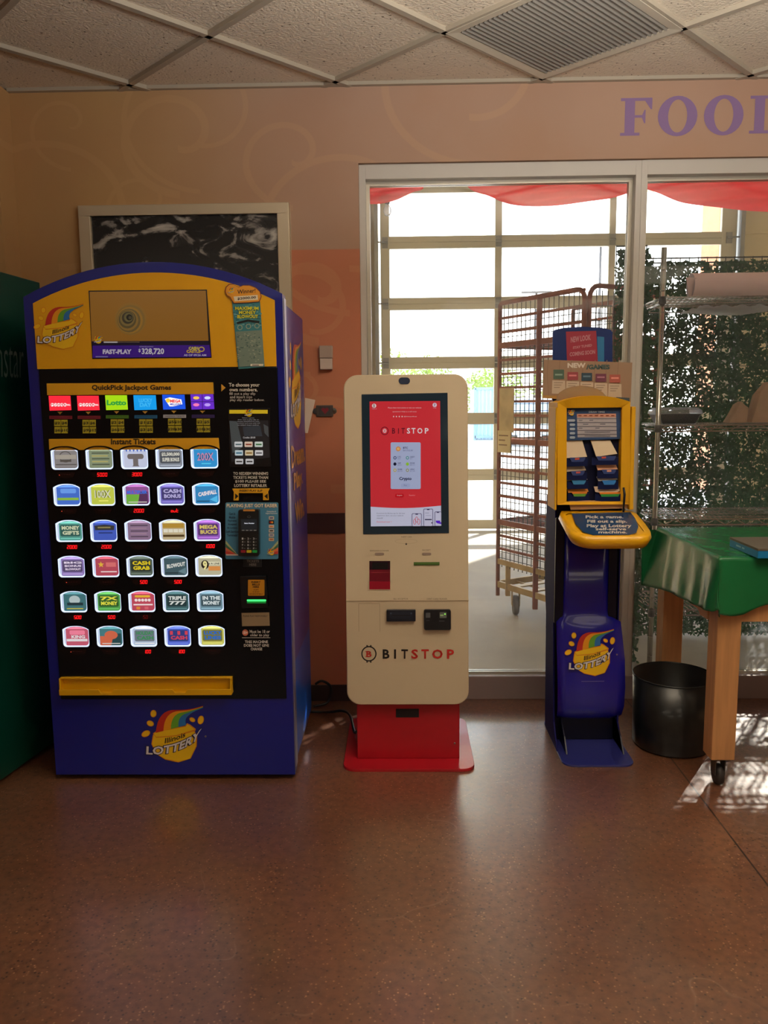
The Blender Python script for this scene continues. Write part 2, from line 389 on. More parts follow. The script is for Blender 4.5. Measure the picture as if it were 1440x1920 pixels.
# window wall with its opening
g = G()
g.box(-1.83, WX0, WY, WY+.18, 0, H); g.box(WX0, 5.2, WY, WY+.18, WZ1, H)
struct(g.build('wall_far', MUR))
struct(G().box(-1.83, -1.667, 3.46, WY, 0, H).build('wall_left', MUR))
struct(G().box(-4.2, -1.83, 3.46, 3.62, 0, H).build('wall_left_return', MUR))
pl_ = M('plain_wall_paint', (190, 150, 110), .8)
struct(G().box(-4.3, -4.2, -5.6, 3.62, 0, H).build('wall_left_side', pl_))
struct(G().box(5.2, 5.3, -5.6, 3.785, 0, H).build('wall_right', pl_))
struct(G().box(-4.3, 5.3, -5.7, -5.6, 0, H).build('wall_near', pl_))
dk = M('dark_brown_stripe', (78, 48, 52), .5)
struct(G().box(-1.667, WX0, WY-.004, WY, .795, .889).build('trim_1', dk))
struct(G().box(-1.667, WX0, WY-.012, WY, 0, .078).build('baseboard_far', M('baseboard_rubber', (58, 46, 44), .5), bevel=.003))
# ---------------- ceiling: lay-in tiles in a diagonal grid
TH = .77672; GX, GY, TS = -1.1247, 3.541, .6096
E1 = Vector((math.cos(TH), -math.sin(TH), 0)); E2 = Vector((math.sin(TH), math.cos(TH), 0)); G0 = Vector((GX, GY, 0))
def gp(i, j, z=H): return G0+E1*TS*i+E2*TS*j+Vector((0, 0, z))
def tile_mat():
    m = M('ceiling_tile', (226, 214, 196), .9, bump=.5, bscale=90)
    n = m.node_tree.nodes; l = m.node_tree.links; t = n.new('ShaderNodeTexCoord'); v = n.new('ShaderNodeTexNoise'); v.inputs['Scale'].default_value = 75; v.inputs['Detail'].default_value = 3
    r = n.new('ShaderNodeValToRGB'); l.new(t.outputs['Object'], v.inputs[0]); l.new(v.outputs[0], r.inputs[0])
    r.color_ramp.elements[0].position = .30; r.color_ramp.elements[0].color = (*lin((110, 96, 80)), 1)
    r.color_ramp.elements[1].position = .37; r.color_ramp.elements[1].color = (*lin((226, 214, 196)), 1)
    l.new(r.outputs[0], n['Principled BSDF'].inputs['Base Color']); return m
ceil = struct(G().box(-4.3, 5.3, -5.7, WY+.18, H+.012, H+.12).build('ceiling', tile_mat()))
gm = M('grid_bar', (176, 166, 150), .6)
def clipseg(a, d):
    lo, hi = -20, 20
    for k, mn, mxx in ((0, -4.2, 5.2), (1, -5.6, WY)):
        if abs(d[k]) < 1e-6: continue
        t0, t1 = (mn-a[k])/d[k], (mxx-a[k])/d[k]
        if t0 > t1: t0, t1 = t1, t0
        lo, hi = max(lo, t0), min(hi, t1)
    return lo, hi
g = G()
for k in range(-14, 22):
    for base, d in ((gp(0, k, H+.004), E1), (gp(k, 0, H+.004), E2)):
        lo, hi = clipseg(base, d)
        if hi-lo > .1: g.bar(base+d*lo, base+d*hi, .024, .016)
g.build('ceiling_grid', gm, ceil)
g = G().box(-1.667, 5.2, WY-.022, WY, H-.002, H+.012); g.build('wall_angle', gm, ceil)
# air return in one bay
c0 = (gp(2, 1)+gp(3, 2))/2
vent = thing('ceiling_vent', c0, 'square return air grille with ribbed panel set in the ceiling grid', 'vent')
g = G()
for a, b in (((2, 1), (3, 1)), ((3, 1), (3, 2)), ((3, 2), (2, 2)), ((2, 2), (2, 1))):
    pa, pb = gp(*a, H-.006), gp(*b, H-.006); ca = Vector((c0.x, c0.y, H-.006))
    q = lambda p, k, dz=0: ca+(p-ca)*k+Vector((0, 0, dz))
    g.hexa([q(pa, .995), q(pb, .995), q(pb, .88, .004), q(pa, .88, .004), q(pa, .995, .012), q(pb, .995, .012), q(pb, .88, .016), q(pa, .88, .016)])
g.build('frame', M('vent_frame', (205, 198, 182), .45), vent)
g = G(); ca = Vector((c0.x, c0.y, H-.002)); hh = TS*.44
n_ = 26
vs = []
for k in range(n_*2+1):
    t = -hh+k*hh/n_; z = -.004 if k % 2 else .008
    for e_ in (-hh, hh): vs.append(ca+E1*t+E2*e_+Vector((0, 0, z)))
g.add(vs, [(2*k, 2*k+1, 2*k+3, 2*k+2) for k in range(n_*2)])
g.build('ribbed_panel', M('vent_metal', (150, 146, 140), .45, metal=.3), vent, weld=False)
# ---------------- storefront windows
fm = M('window_frame_metal', (196, 192, 186), .45, metal=.1)
FY0, FY1 = 3.622, 3.735
GLM = glass_mat('window_glass', milky=.035)  # translucent share imitates a bluish veil of glare on the panes
XS = [(-.145, 1.018), (1.066, 2.30), (2.348, 3.55), (3.598, 5.18)]
def window(i, x0, x1):
    g = G(); a = .022
    l_, r_ = (x0-.029 if i == 1 else x0-.024), x1+.024
    zt = 2.343
    g.box(l_, x0, FY0, FY1, .0, 2.403); g.box(x1, r_, FY0, FY1, .0, 2.403)
    g.box(x0, x1, FY0, FY1, zt, 2.403); g.box(x0, x1, FY0, FY1, .0, .10)
    w_ = struct(g.build('window_%d' % i, fm, bevel=.0015))
    g = G(); b = .016                                            # glazing beads
    for y0, y1 in ((3.668, 3.68), (3.69, 3.702)):
        g.box(x0, x0+b, y0, y1, .10, zt); g.box(x1-b, x1, y0, y1, .10, zt)
        g.box(x0+b, x1-b, y0, y1, zt-b, zt); g.box(x0+b, x1-b, y0, y1, .10, .10+b)
    g.build('glazing_bead', M('bead_metal', (196, 190, 176), .35, metal=.4), w_)
    G().box(x0+.004, x1-.004, 3.682, 3.688, .104, zt-.004).build('pane', GLM, w_)
    return w_
for i, (a, b) in enumerate(XS): window(i+1, a, b)
struct(G().box(-.174, 5.2, 3.612, 3.64, .0, .112).build('trim_2', M('sill_paint', (148, 134, 134), .5), bevel=.003))
# painted word high on the wall
def wallframe(Y): return (lambda x, z: Vector((x, Y, z))), Vector((0, -1, 0))
d = D(wallframe(WY-.0005), rough=.7); col = (140, 112, 158)
z0, z1, t = 2.497, 2.648, .012
def F_(x, w):
    d.rect(x+.018, z0+t*.8, x+.06, z1-t*.8, col)
    d.rect(x, z0, x+.082, z0+t, col); d.rect(x, z1-t, x+w, z1, col)
    d.poly([(x+w, z1), (x+w, z1-.046), (x+w-.006, z1-.046), (x+w-.03, z1-t)], col)
    d.rect(x+.06, 2.573-.004, x+.092, 2.573+.006, col); d.poly([(x+.088, 2.573), (x+.1, 2.60), (x+.105, 2.60), (x+.105, 2.546), (x+.1, 2.546)], col)
def O_(cx):
    n = 28; T = [2*math.pi*k/n for k in range(n)]; cz = (z0+z1)/2
    vs = [(cx+.083*math.cos(a), cz+.081*math.sin(a)) for a in T]+[(cx+.040*math.cos(a), cz+.066*math.sin(a)) for a in T]
    d.mesh(vs, [(k, (k+1) % n, n+(k+1) % n, n+k) for k in range(n)], col)
F_(.94, .132); O_(1.180); O_(1.373)
x = 1.482; d.rect(x, z0, x+.09, z0+t, col); d.rect(x, z1-t, x+.09, z1, col); d.rect(x+.02, z0, x+.062, z1, col)
n = 16; T = [math.pi/2-math.pi*k/n for k in range(n+1)]
vs = [(x+.085+.075*math.cos(a), 2.5725+.0755*math.sin(a)) for a in T]+[(x+.085+.033*math.cos(a), 2.5725+.062*math.sin(a)) for a in T]
d.mesh(vs, [(k, k+1, n+2+k, n+1+k) for k in range(n)], col)
wl_ = d.g.build('painted_lettering', d.cols, weld=False)
tag(wl_, 'large purple serif lettering FOOD painted above the window', 'sign')
# ---------------- vestibule behind the glass
cm = M('vestibule_concrete', (178, 172, 160), .7, var=.12, vscale=3, bump=.15, bscale=40)
struct(G().box(-.5, 9.2, 3.70, 8.75, -.1, 0).build('floor_vestibule', cm))
tanw = M('tan_wall', (214, 196, 158), .8)
struct(G().box(-.5, -.34, 3.79, 8.75, 0, 4.5).build('wall_vestibule_left', tanw))
struct(G().box(9.0, 9.2, 3.79, 8.75, 0, 4.5).build('wall_vestibule_right', tanw))
struct(G().box(-.5, 9.2, 3.74, 3.785, 2.41, 4.5).box(5.2, 9.2, 3.72, 3.785, 0, 2.41).build('wall_vestibule_near', tanw))
struct(G().box(-.5, 9.2, 3.79, 8.9, 4.5, 4.6).build('ceiling_vestibule', M('vestibule_ceiling', (200, 196, 186), .8)))
g = G(); yb = 8.66
g.box(-.5, -.22, yb, 8.9, 0, 4.5); g.box(3.47, 4.58, yb, 8.9, 0, 4.5); g.box(4.64, 4.97, yb-.05, 8.9, 0, 4.5); g.box(-.22, 3.47, yb, 8.9, 3.60, 4.5)
g.box(8.6, 9.2, yb, 8.9, 0, 4.5); g.box(4.58, 8.6, yb-.05, 8.9, 3.77, 4.5)  # post and header out of view, set to trim the floor sun patches
for z in [.22*k for k in range(1, 20)]: g.box(3.47, 4.35, yb-.006, yb, z, z+.205)
struct(g.build('wall_vestibule_far', tanw))
dm = M('garage_door_metal', (205, 198, 178), .45, metal=.1)
stm = M('steel_hardware', (150, 150, 148), .35, metal=.8)
def garage():
    y = 8.60; g = G(); rails = [.61, 1.21, 1.80, 2.41, 3.03]; rh = .062
    g.box(-.20, 3.46, y, y+.045, .02, .12)
    for z in rails: g.box(-.20, 3.46, y, y+.045, z-rh, z-.002); g.box(-.20, 3.46, y, y+.045, z+.002, z+rh); g.box(-.20, 3.46, y+.008, y+.045, z-.002, z+.002)
    g.box(-.20, 3.46, y, y+.045, 3.52, 3.60)
    for x0, x1 in ((-.20, -.105), (.99, 1.06), (2.163, 2.229), (3.31, 3.46)): g.box(x0, x1, y-.002, y+.047, .02, 3.60)
    dr = struct(g.build('door_1', dm))
    q = G(); zz = [.12]+rails+[3.52]
    for a, b in zip(zz, zz[1:]): q.box(-.11, 3.32, y+.02, y+.025, a+.03, b-.03)
    q.build('pane', glass_mat('door_glass', milky=.012), dr)
    g = G()
    for z in rails:
        for xx in (-.15, 1.025, 2.196, 3.385):
            g.box(xx-.03, xx+.03, y-.014, y-.002, z-.055, z+.055); g.tube([(xx-.03, y-.02, z), (xx+.03, y-.02, z)], .012, 8)
        for xx, s_ in ((-.15, -1), (3.385, 1)): g.tube([(xx, y-.03, z), (xx+s_*.09, y-.045, z)], .008, 8)
    g.build('hinge', stm, dr)
    g = G()
    for xx in (-.24, 3.50): g.box(xx-.02, xx+.02, y-.07, y-.025, .02, 3.8); g.box(xx-.02, xx+.02, y-.025, y+.055, .0, 3.62)
    g.build('track', stm, dr)
garage()
def unseen_garage2():  # out of view; stiles and rails spaced to shape the sun patches
    y = 8.62; g = G()
    for z in (.06, .36, .97, 1.57, 2.18, 2.78, 3.385): g.box(4.97, 8.6, y, y+.045, z-.055, z+.055)
    for xx in (5.11, 5.235, 5.60, 6.6, 7.6, 8.56): g.box(xx-(.035 if xx != 5.235 else .015), xx+(.035 if xx != 5.235 else .015), y-.002, y+.047, 0, 3.79)
    dr = struct(g.build('unseen_door_2', dm)); G().box(4.98, 8.58, y+.02, y+.025, .1, 3.78).build('pane', glass_mat('door_glass'), dr)
unseen_garage2()
# ---------------- outside
asph = M('parking_lot_asphalt', (196, 192, 184), .9, var=.08, vscale=.4)
struct(G().box(-80, 120, 8.9, 160, -.12, -.02).build('ground', asph))
shd = thing('sun_shade_board', (3.5, 13.95, 0), 'added unseen board on two posts outside, shading the vestibule concrete', 'sign')  # board added out of view to block sun from the vestibule floor
G().box(-2.5, 7.4, 13.85, 14.05, 4.83, 6.2).build('board', M('shade_board_paint', (224, 208, 150), .7), shd)
for x in (-2.3, 7.2): G().box(x-.08, x+.08, 13.87, 14.03, -.02, 4.83).build('post', stm, shd)
brm = M('orange_brick', (206, 132, 92), .85, var=.15, vscale=6)
def leaf_cloud(g, c, r, n, size, mi=0, flat=.8):
    c = Vector(c)
    for _ in range(n):
        v = Vector((random.gauss(0, 1), random.gauss(0, 1), random.gauss(0, 1))).normalized()*(random.random()**.4)
        p = c+Vector((v.x*r[0], v.y*r[1], v.z*r[2])); a = Vector((random.gauss(0, 1), random.gauss(0, 1), random.gauss(0, 1))).normalized()
        b = a.orthogonal().normalized()*size*random.uniform(.6, 1.2); a = a*size*random.uniform(.6, 1.2)
        g.add([p-a, p-b*.5, p+a, p+b*.5], [(0, 1, 2, 3)], mi)
tleaf = M('tree_leaves', (128, 150, 52), .7, trans=.45, var=.3, vscale=1.5); bark = M('tree_bark', (92, 74, 58), .9)
for k, (x, y, h, r, lb) in enumerate(((-.7, 42, 4.2, 1.7, 'bushy yellow green tree seen low through the left garage door panes'), (1.6, 46, 4.1, 1.5, 'second yellow green tree just above the white kiosk'), (4.0, 40, 2.9, 1.3, 'green tree in front of the pale blue container'), (5.3, 44, 3.4, 1.5, 'tree behind the rusty cart mesh'), (7.6, 38, 3.5, 1.6, 'yellow green tree behind the new games card'), (12.8, 30, 3.2, 1.9, 'green tree seen in glints through the hedge screen'))):
    t = thing('tree', (x, y, 0), lb, 'tree', 'trees beyond the parking lot')
    g = G(); leaf_cloud(g, (x, y, h-r*.9), (r, r, r*.9), 900, .13); g.build('foliage', tleaf, t, weld=False)
    g = G().tube([(x, y, 0), (x+.05, y, h-r*1.5), (x-.1, y, h-r*.6)], [.12, .09, .04], 8)
    for q in (-1, 1): g.tube([(x, y, h-r*1.5), (x+q*r*.5, y, h-r*.8)], [.06, .02], 6)
    g.build('trunk', bark, t)
ct = thing('shipping_container', (3.3, 30.5, 0), 'pale blue ribbed shipping container across the parking lot', 'container')
g = G(); n = 40; vs = []
for k in range(n+1):
    x = 2.72+k*.06*1.6/2.4*1.5*.55; y = 30 + (.05 if (k//2) % 2 else 0)
    vs += [(2.75+k*.035, y, .0), (2.75+k*.035, y, 1.85)]
g.add(vs, [(2*k, 2*k+2, 2*k+3, 2*k+1) for k in range(n)]); g.box(2.75, 4.15, 30.06, 32, -.02, 1.86)
cbm = M('container_blue', (150, 184, 205), .6); g.build('body', cbm, ct, weld=False)
g = G()
for x in (2.75, 4.15): g.box(x-.04, x+.04, 29.97, 30.08, -.02, 1.9)
g.box(2.75, 4.15, 29.97, 30.08, 1.84, 1.92); g.box(2.75, 4.15, 29.97, 30.08, .05, .15); g.build('frame', M('container_frame', (120, 156, 180), .6), ct)
# brick pillar at the right of the door and far car, lamp posts
struct(G().box(4.66, 5.3, 12.2, 12.9, 0, 4.4).build('wall_brick_pier', brm))
car = thing('car', (4.3, 25, 0), 'silver blue car parked beyond the cart', 'car')
def carbody(x0, x1, y0, y1):
    prof = [(0, .35), (.02, .75), (.22, .92), (.30, 1.38), (.44, 1.5), (.7, 1.47), (.84, 1.05), (.98, .95), (1, .4)]
    return [[(x, y0+(y1-y0)*u, z) for u, z in prof] for x in (x0, x0+.15, x1-.15, x1)]
secs = carbody(3.45, 5.25, 25, 29.3)
for s_, k in ((0, .93), (3, .93)): secs[s_] = [(x, y, z*k if z > .5 else z) for x, y, z in secs[s_]]
G().loft(secs).build('body', M('car_paint', (170, 190, 204), .25, metal=.5), car, bevel=.04)
G().hexa([(3.6, 26.02, .93), (5.1, 26.02, .93), (5.0, 26.3, 1.36), (3.7, 26.3, 1.36), (3.6, 26.0, .93), (5.1, 26.0, .93), (5.0, 26.28, 1.36), (3.7, 26.28, 1.36)]).build('windshield', M('car_glass', (70, 92, 104), .1), car)
for x in (3.5, 5.02):
    for y in (25.8, 28.5): G().lathe([(0, 0), (.2, 0), (.32, .02), (.33, .18), (.2, .2), (0, .2)], (x, y, .33), 20, axis='x').build('wheel', M('tire', (30, 30, 32), .8), car)
lpm = M('lamp_post_metal', (90, 84, 78), .5, metal=.5)
for x, y, h, s_, lb in ((9.1, 55, 8.6, 1, 'thin parking lot lamp post seen through the left of the cart mesh'), (11.6, 48, 10.5, 1.2, 'taller parking lot lamp post above the cart')):
    t = thing('street_lamp', (x, y, 0), lb, 'lamp post', 'parking lot lamps')
    G().tube([(x, y, 0), (x, y, h)], [.11, .07], 8).build('pole', lpm, t)
    G().bar((x-1.0, y, h), (x+1.0, y, h), .3, .12).build('lamp_head', lpm, t)
# ================================================================== LOTTERY VENDING MACHINE
MX0, MX1, MY, MYB = -1.297, -.402, 2.804, 3.40
lot = thing('lottery_vending_machine', (-.85, 3.1, 0), 'tall blue and yellow lottery ticket vending machine with arched top and glowing ticket windows', 'vending machine')
blue = M('machine_blue', (5, 20, 132), .3, coat=.2); yel = M('machine_yellow', (230, 170, 6), .4)
blk = M('machine_black', (6, 12, 20), .2, spec=.3)
# cabinet
G().box(MX0+.012, MX1-.004, MY+.06, MYB, .035, 1.735).build('cabinet', blue, lot, bevel=.006)
def arch(x0, x1, zs, zc, n=24, z0=0.02):
    """outline of a panel with a curved top: shoulders at zs, crown at zc"""
    cx = (x0+x1)/2; hw = (x1-x0)/2; h = zc-zs; R = (hw*hw+h*h)/(2*h); pts = []
    for k in range(n+1):
        x = x0+(x1-x0)*k/n; pts.append((x, zc-R+math.sqrt(max(0, R*R-(x-cx)**2))))
    return [(x1, z0), *pts[::-1], (x0, z0)]
V3 = lambda pts, y: [Vector((x, y, z)) for x, z in pts]
out = arch(MX0, MX1, 1.757, 1.868)
G().prism(V3(out, MY), (0, .07, 0)).build('front_frame', blue, lot, bevel=.012, seg=3)
# yellow header, recessed look by a thin panel
hd = arch(-1.262, -.428, 1.735, 1.832, z0=1.512)
G().prism(V3(hd, MY-.006), (0, .01, 0)).build('header_panel', yel, lot, bevel=.003)
G().box(-1.258, -.425, MY-.006, MY+.004, .315, 1.511).build('front_panel', blk, lot, bevel=.003)
# bright metal edge on the right corner
G().box(MX1-.002, MX1+.003, MY+.02, MY+.066, .04, 1.745).build('edge_strip', M('brushed_edge', (190, 190, 205), .3, metal=.85), lot)
MF = plane((0, MY-.0065, 0), (0, -1, 0))
PUR = (70, 30, 150)
# display in the header
d = D(MF, emit=.32, rough=.2)
d.poly([(166, 545), (388, 543), (397, 671), (173, 673)], (20, 14, 24), 0)
d.poly([(168, 547), (386, 545), (391, 639), (172, 640)], (170, 116, 40))
for k in range(11):
    a = k*.55; r = 30-2.7*k
    d.ell(242+3*math.cos(a), 598+3*math.sin(a), r, r*1.02, ((168, 120, 48), (150, 116, 56), (176, 128, 50), (122, 100, 56), (160, 122, 56), (104, 88, 52), (140, 116, 64), (70, 62, 44), (120, 108, 66), (40, 38, 30), (90, 84, 60))[k])
d.poly([(173, 640), (391, 639), (393, 647), (174, 648)], (28, 20, 50))
d.poly([(174, 648), (393, 647), (396, 669), (174, 671)], PUR)
d.text('FAST-PLAY', 193, 655, 247, 664, (222, 214, 236), .06)
d.text('ESTIMATED JACKPOT', 262, 649, 288, 652, (190, 180, 220))
d.text('$', 260, 654, 264, 661, (236, 232, 244), .03); d.text('328,720', 266, 653, 308, 666, (240, 238, 246), .03)
d.text('CASH', 354, 650, 372, 656, (230, 210, 80), .06); d.text('CASTLE', 350, 656, 376, 662, (226, 190, 60), .06); d.ring(378, 655, 6, 5, 2, (220, 190, 90))
d.text('AS OF 09:26 AM', 345, 664, 387, 668, (214, 206, 232), .03)
d.rect(195, 640.5, 221, 643, (214, 210, 214)); d.rect(221, 641.2, 262, 642.2, (140, 120, 90)); d.rect(180, 668, 203, 670, (150, 140, 200))
logo(d, 185, 637, 17)
lab(d.build('display_screen', lot), 'lit advertising screen with a swirl and a purple jackpot banner')
d = D(MF); logo(d, 112.8, 612.4, 98, dark=(60, 18, 30)); lab(d.build('logo', lot), 'rainbow and pot of gold lottery logo on the yellow header')
d = D(plane((0, MY-.0005, 0), (0, -1, 0))); logo(d, 326.5, 1376, 121); lab(d.build('logo', lot), 'rainbow and pot of gold lottery logo low on the blue front')
# black panel graphics: banners
gold = M('banner_gold', (232, 172, 26), .5)
def pnl(pts, name, mat, parent, th=.004, y=MY-.006, bevel=.001):
    fn, n = plane((0, y, 0), (0, -1, 0)); return G().prism([fn(*p) for p in pts], (0, -th, 0)).build(name, mat, parent, bevel=bevel)
def gold_bar(box, text, tb):
    x0, y0, x1, y1, sk = box
    q = lab(pnl([(x0, y0), (x1, y0-2), (x1+sk, y1-2), (x0+1, y1)], 'banner', gold, lot), 'gold banner reading '+text)
    d = D(plane((0, MY-.0105, 0), (0, -1, 0))); d.text(text, *tb, (44, 30, 10), .035); d.build('lettering', q)
gold_bar((88, 719, 400, 741, 1), 'QuickPick Jackpot Games', (172, 721.5, 321, 734))
gold_bar((92, 823, 410, 844, 2), 'Instant Tickets', (208, 822.5, 292, 833.5))
# six lit game buttons with price keys
btn = [((244, 40, 60), (91, 742, 134, 770)), ((240, 42, 62), (144, 742, 187, 770)), ((160, 214, 20), (197, 741, 240, 769)), ((12, 150, 226), (250, 741, 294, 769)), ((20, 80, 220), (304, 740, 348, 768)), ((96, 40, 190), (357, 739, 402, 768))]
keys = [('$2', '$4', '$6', '$10'), ('$3', '$6', '$9', '$15'), ('$2', '$4', '$6', '$10'), ('$1', '$2', '$3', '$5'), ('$5', '$10', '$20', '$30'), ('$2', '$5', '$10', '$30')]
nm = ['red powerball', 'second red powerball', 'lime green lotto', 'cyan lucky day', 'blue mega millions', 'purple four field']
barc = [(150, 28, 44), (150, 28, 44), (92, 140, 30), (30, 110, 150), (210, 196, 190), (70, 44, 110)]
TF2 = plane((0, MY-.0065, 0), (0, -1, 0))
for k, (c, (x0, y0, x1, y1)) in enumerate(btn):
    d = D(TF2, emit=1.0, rough=.3); d.poly([(x0, y0), (x1-2, y0), (x1, y1-1), (x0+2, y1)], c)
    W_ = (255, 250, 250); w_ = x1-x0
    if k < 2:
        for j in range(5): d.ell(x0+7+j*6, y0+17, 3.2, 3.2, W_, n=12); d.lay -= 1
        d.lay += 1; d.text('POWER', x0+4.5, y0+15, x0+34, y0+19, (200, 30, 40), .03); d.text('BALL', x0+35, y0+15.5, x0+41, y0+18.5, W_, .03)
    elif k == 2: d.text('Lotto', x0+3, y0+9, x1-3, y0+19, (40, 150, 60), .05)
    elif k == 3: d.text('LUCKY', x0+10, y0+6, x1-8, y0+13, (60, 175, 236), .04); d.text('DAY', x0+12, y0+14, x1-10, y0+22, (60, 175, 236), .04)
    elif k == 4:
        d.poly([(x0+5, y0+8), (x0+14, y0+5), (x0+36, y0+9), (x0+38, y0+18), (x0+20, y0+22), (x0+14, y0+22)], W_)
        d.ell(x0+11, y0+11, 4, 4, (240, 200, 60)); d.text('MEGA', x0+15, y0+9, x0+35, y0+15, (220, 40, 40), .05); d.text('MILLIONS', x0+15, y0+16, x0+36, y0+20, (20, 60, 180), .04)
    else:
        for a in (0, 1):
            for b in (0, 1): d.ell(x0+11+a*21, y0+7+b*13, 6, 3, ((236, 190, 80), (200, 210, 250), (240, 120, 180), (180, 150, 240))[a+2*b], n=10)
        d.line([(x0, y0+14), (x1, y0+14)], 1, (40, 14, 90)); d.line([(x0+22, y0), (x0+23, y1)], 1, (40, 14, 90))
    bt = lab(d.build('game_button', lot), 'lit %s button' % nm[k])
    d = D(TF2); cx = (x0+x1)/2
    d.poly([(cx-5, y1+2), (cx+5, y1+2), (cx, y1+7)], (196, 150, 60)); d.rect(cx-20, y1+9.5, cx+23, y1+15.5, barc[k], .15)
    d.text(('DRAWINGS: MON, WED & SAT', 'DRAWINGS: MON, WED & SAT', 'DRAWINGS: MON, THU & SAT', 'EVENING DRAWING', 'DRAWINGS: TUE & FRI', 'MIDDAY & EVENING')[k], cx-17, y1+11, cx+20, y1+14, (24, 16, 24))
    d.build('caption_bar', bt)
    for j in range(4):
        d = D(TF2, emit=.12); a = cx-11+(j % 2)*13+(j//2)*.5; b = y1+17+(j//2)*13.5
        d.rect(a, b, a+12.2, b+12, (226, 196, 40)); s_ = keys[k][j]; L_ = 2.6*len(s_)
        d.text(s_, a+6-L_, b+3.5, a+6+L_, b+9.5, (50, 40, 14), .04); lab(d.build('price_key', bt), 'yellow key %s' % s_)
# thirty ticket windows
rim = M('window_light', (212, 226, 255), .4, emit=1.25)
ART = [
 [((132, 122, 112), 'ring', (90, 84, 80), ''), ((128, 140, 92), 'lines', (190, 180, 110), ''), ((214, 220, 244), 'tee', (120, 112, 112), ''), ((128, 134, 140), 'two', (226, 226, 214), '$2,500,000|SUPER BONUS'), ((16, 142, 220), 'big', (206, 150, 190), '200X')],
 [((44, 96, 214), 'band', (150, 196, 70), ''), ((214, 222, 40), 'big', (230, 232, 200), '100X'), ((150, 60, 140), 'split', (120, 190, 70), 'MULTIPLIER'), ((104, 88, 196), 'two', (196, 190, 240), 'CASH|BONUS'), ((20, 130, 200), 'slant', (250, 236, 240), 'CASHFALL')],
 [((66, 158, 132), 'two', (220, 226, 190), 'MONEY|GIFTS'), ((40, 70, 190), 'plate', (60, 60, 60), ''), ((136, 96, 124), 'lines', (170, 140, 160), ''), ((206, 180, 120), 'grid', (236, 232, 214), ''), ((150, 70, 190), 'two', (226, 206, 110), 'MEGA|BUCKS')],
 [((142, 110, 186), 'three', (240, 226, 250), 'BIG|BONUS|BLOWOUT'), ((190, 44, 56), 'star', (240, 190, 70), ''), ((60, 74, 50), 'two', (240, 214, 40), 'CASH|GRAB'), ((38, 66, 66), 'slant', (230, 232, 226), 'BLOWOUT'), ((200, 190, 140), 'nine', (40, 30, 30), '9')],
 [((36, 96, 96), 'disc', (190, 208, 210), ''), ((60, 160, 40), 'two', (240, 236, 80), '7X|MONEY'), ((206, 44, 60), 'balls', (255, 240, 240), ''), ((34, 78, 74), 'two', (224, 230, 226), 'TRIPLE|777'), ((96, 138, 148), 'two', (226, 238, 240), 'IN THE|MONEY')],
 [((214, 66, 86), 'band', (240, 236, 240), 'KING'), ((40, 110, 110), 'split', (220, 110, 80), ''), ((196, 214, 236), 'two', (60, 150, 90), 'HOLIDAY|CASH'), ((60, 84, 220), 'two', (226, 70, 90), '111|CASH'), ((214, 206, 60), 'two', (40, 110, 210), 'LUCKY|LINES')]]
WX, WZ, WDX, WDZ, WW, WH = -1.2325, 1.2405, .1237, .1292, .0965, .079
def winshape(x0, z1, w, h, ins=0):
    r = .012; a = ins; pts = []
    x0 += a; w -= 2*a; z0 = z1-h+a; z1 -= a; sh = z1-.013
    for k in range(5): t = math.radians(180+90*k/4); pts.append((x0+r+r*math.cos(t), z0+r+r*math.sin(t)))
    for k in range(5): t = math.radians(270+90*k/4); pts.append((x0+w-r+r*math.cos(t), z0+r+r*math.sin(t)))
    for k in range(13):
        u = 1-k/12; pts.append((x0+w*u, sh+(z1-sh)*(1-abs(2*u-1)**2.6)))
    return pts
def localframe(x0, z1, y):          # card coordinates: 0..100 wide, 0..80 down
    return (lambda x, yy: Vector((x0+x*.001, y, z1-yy*.001))), Vector((0, -1, 0))
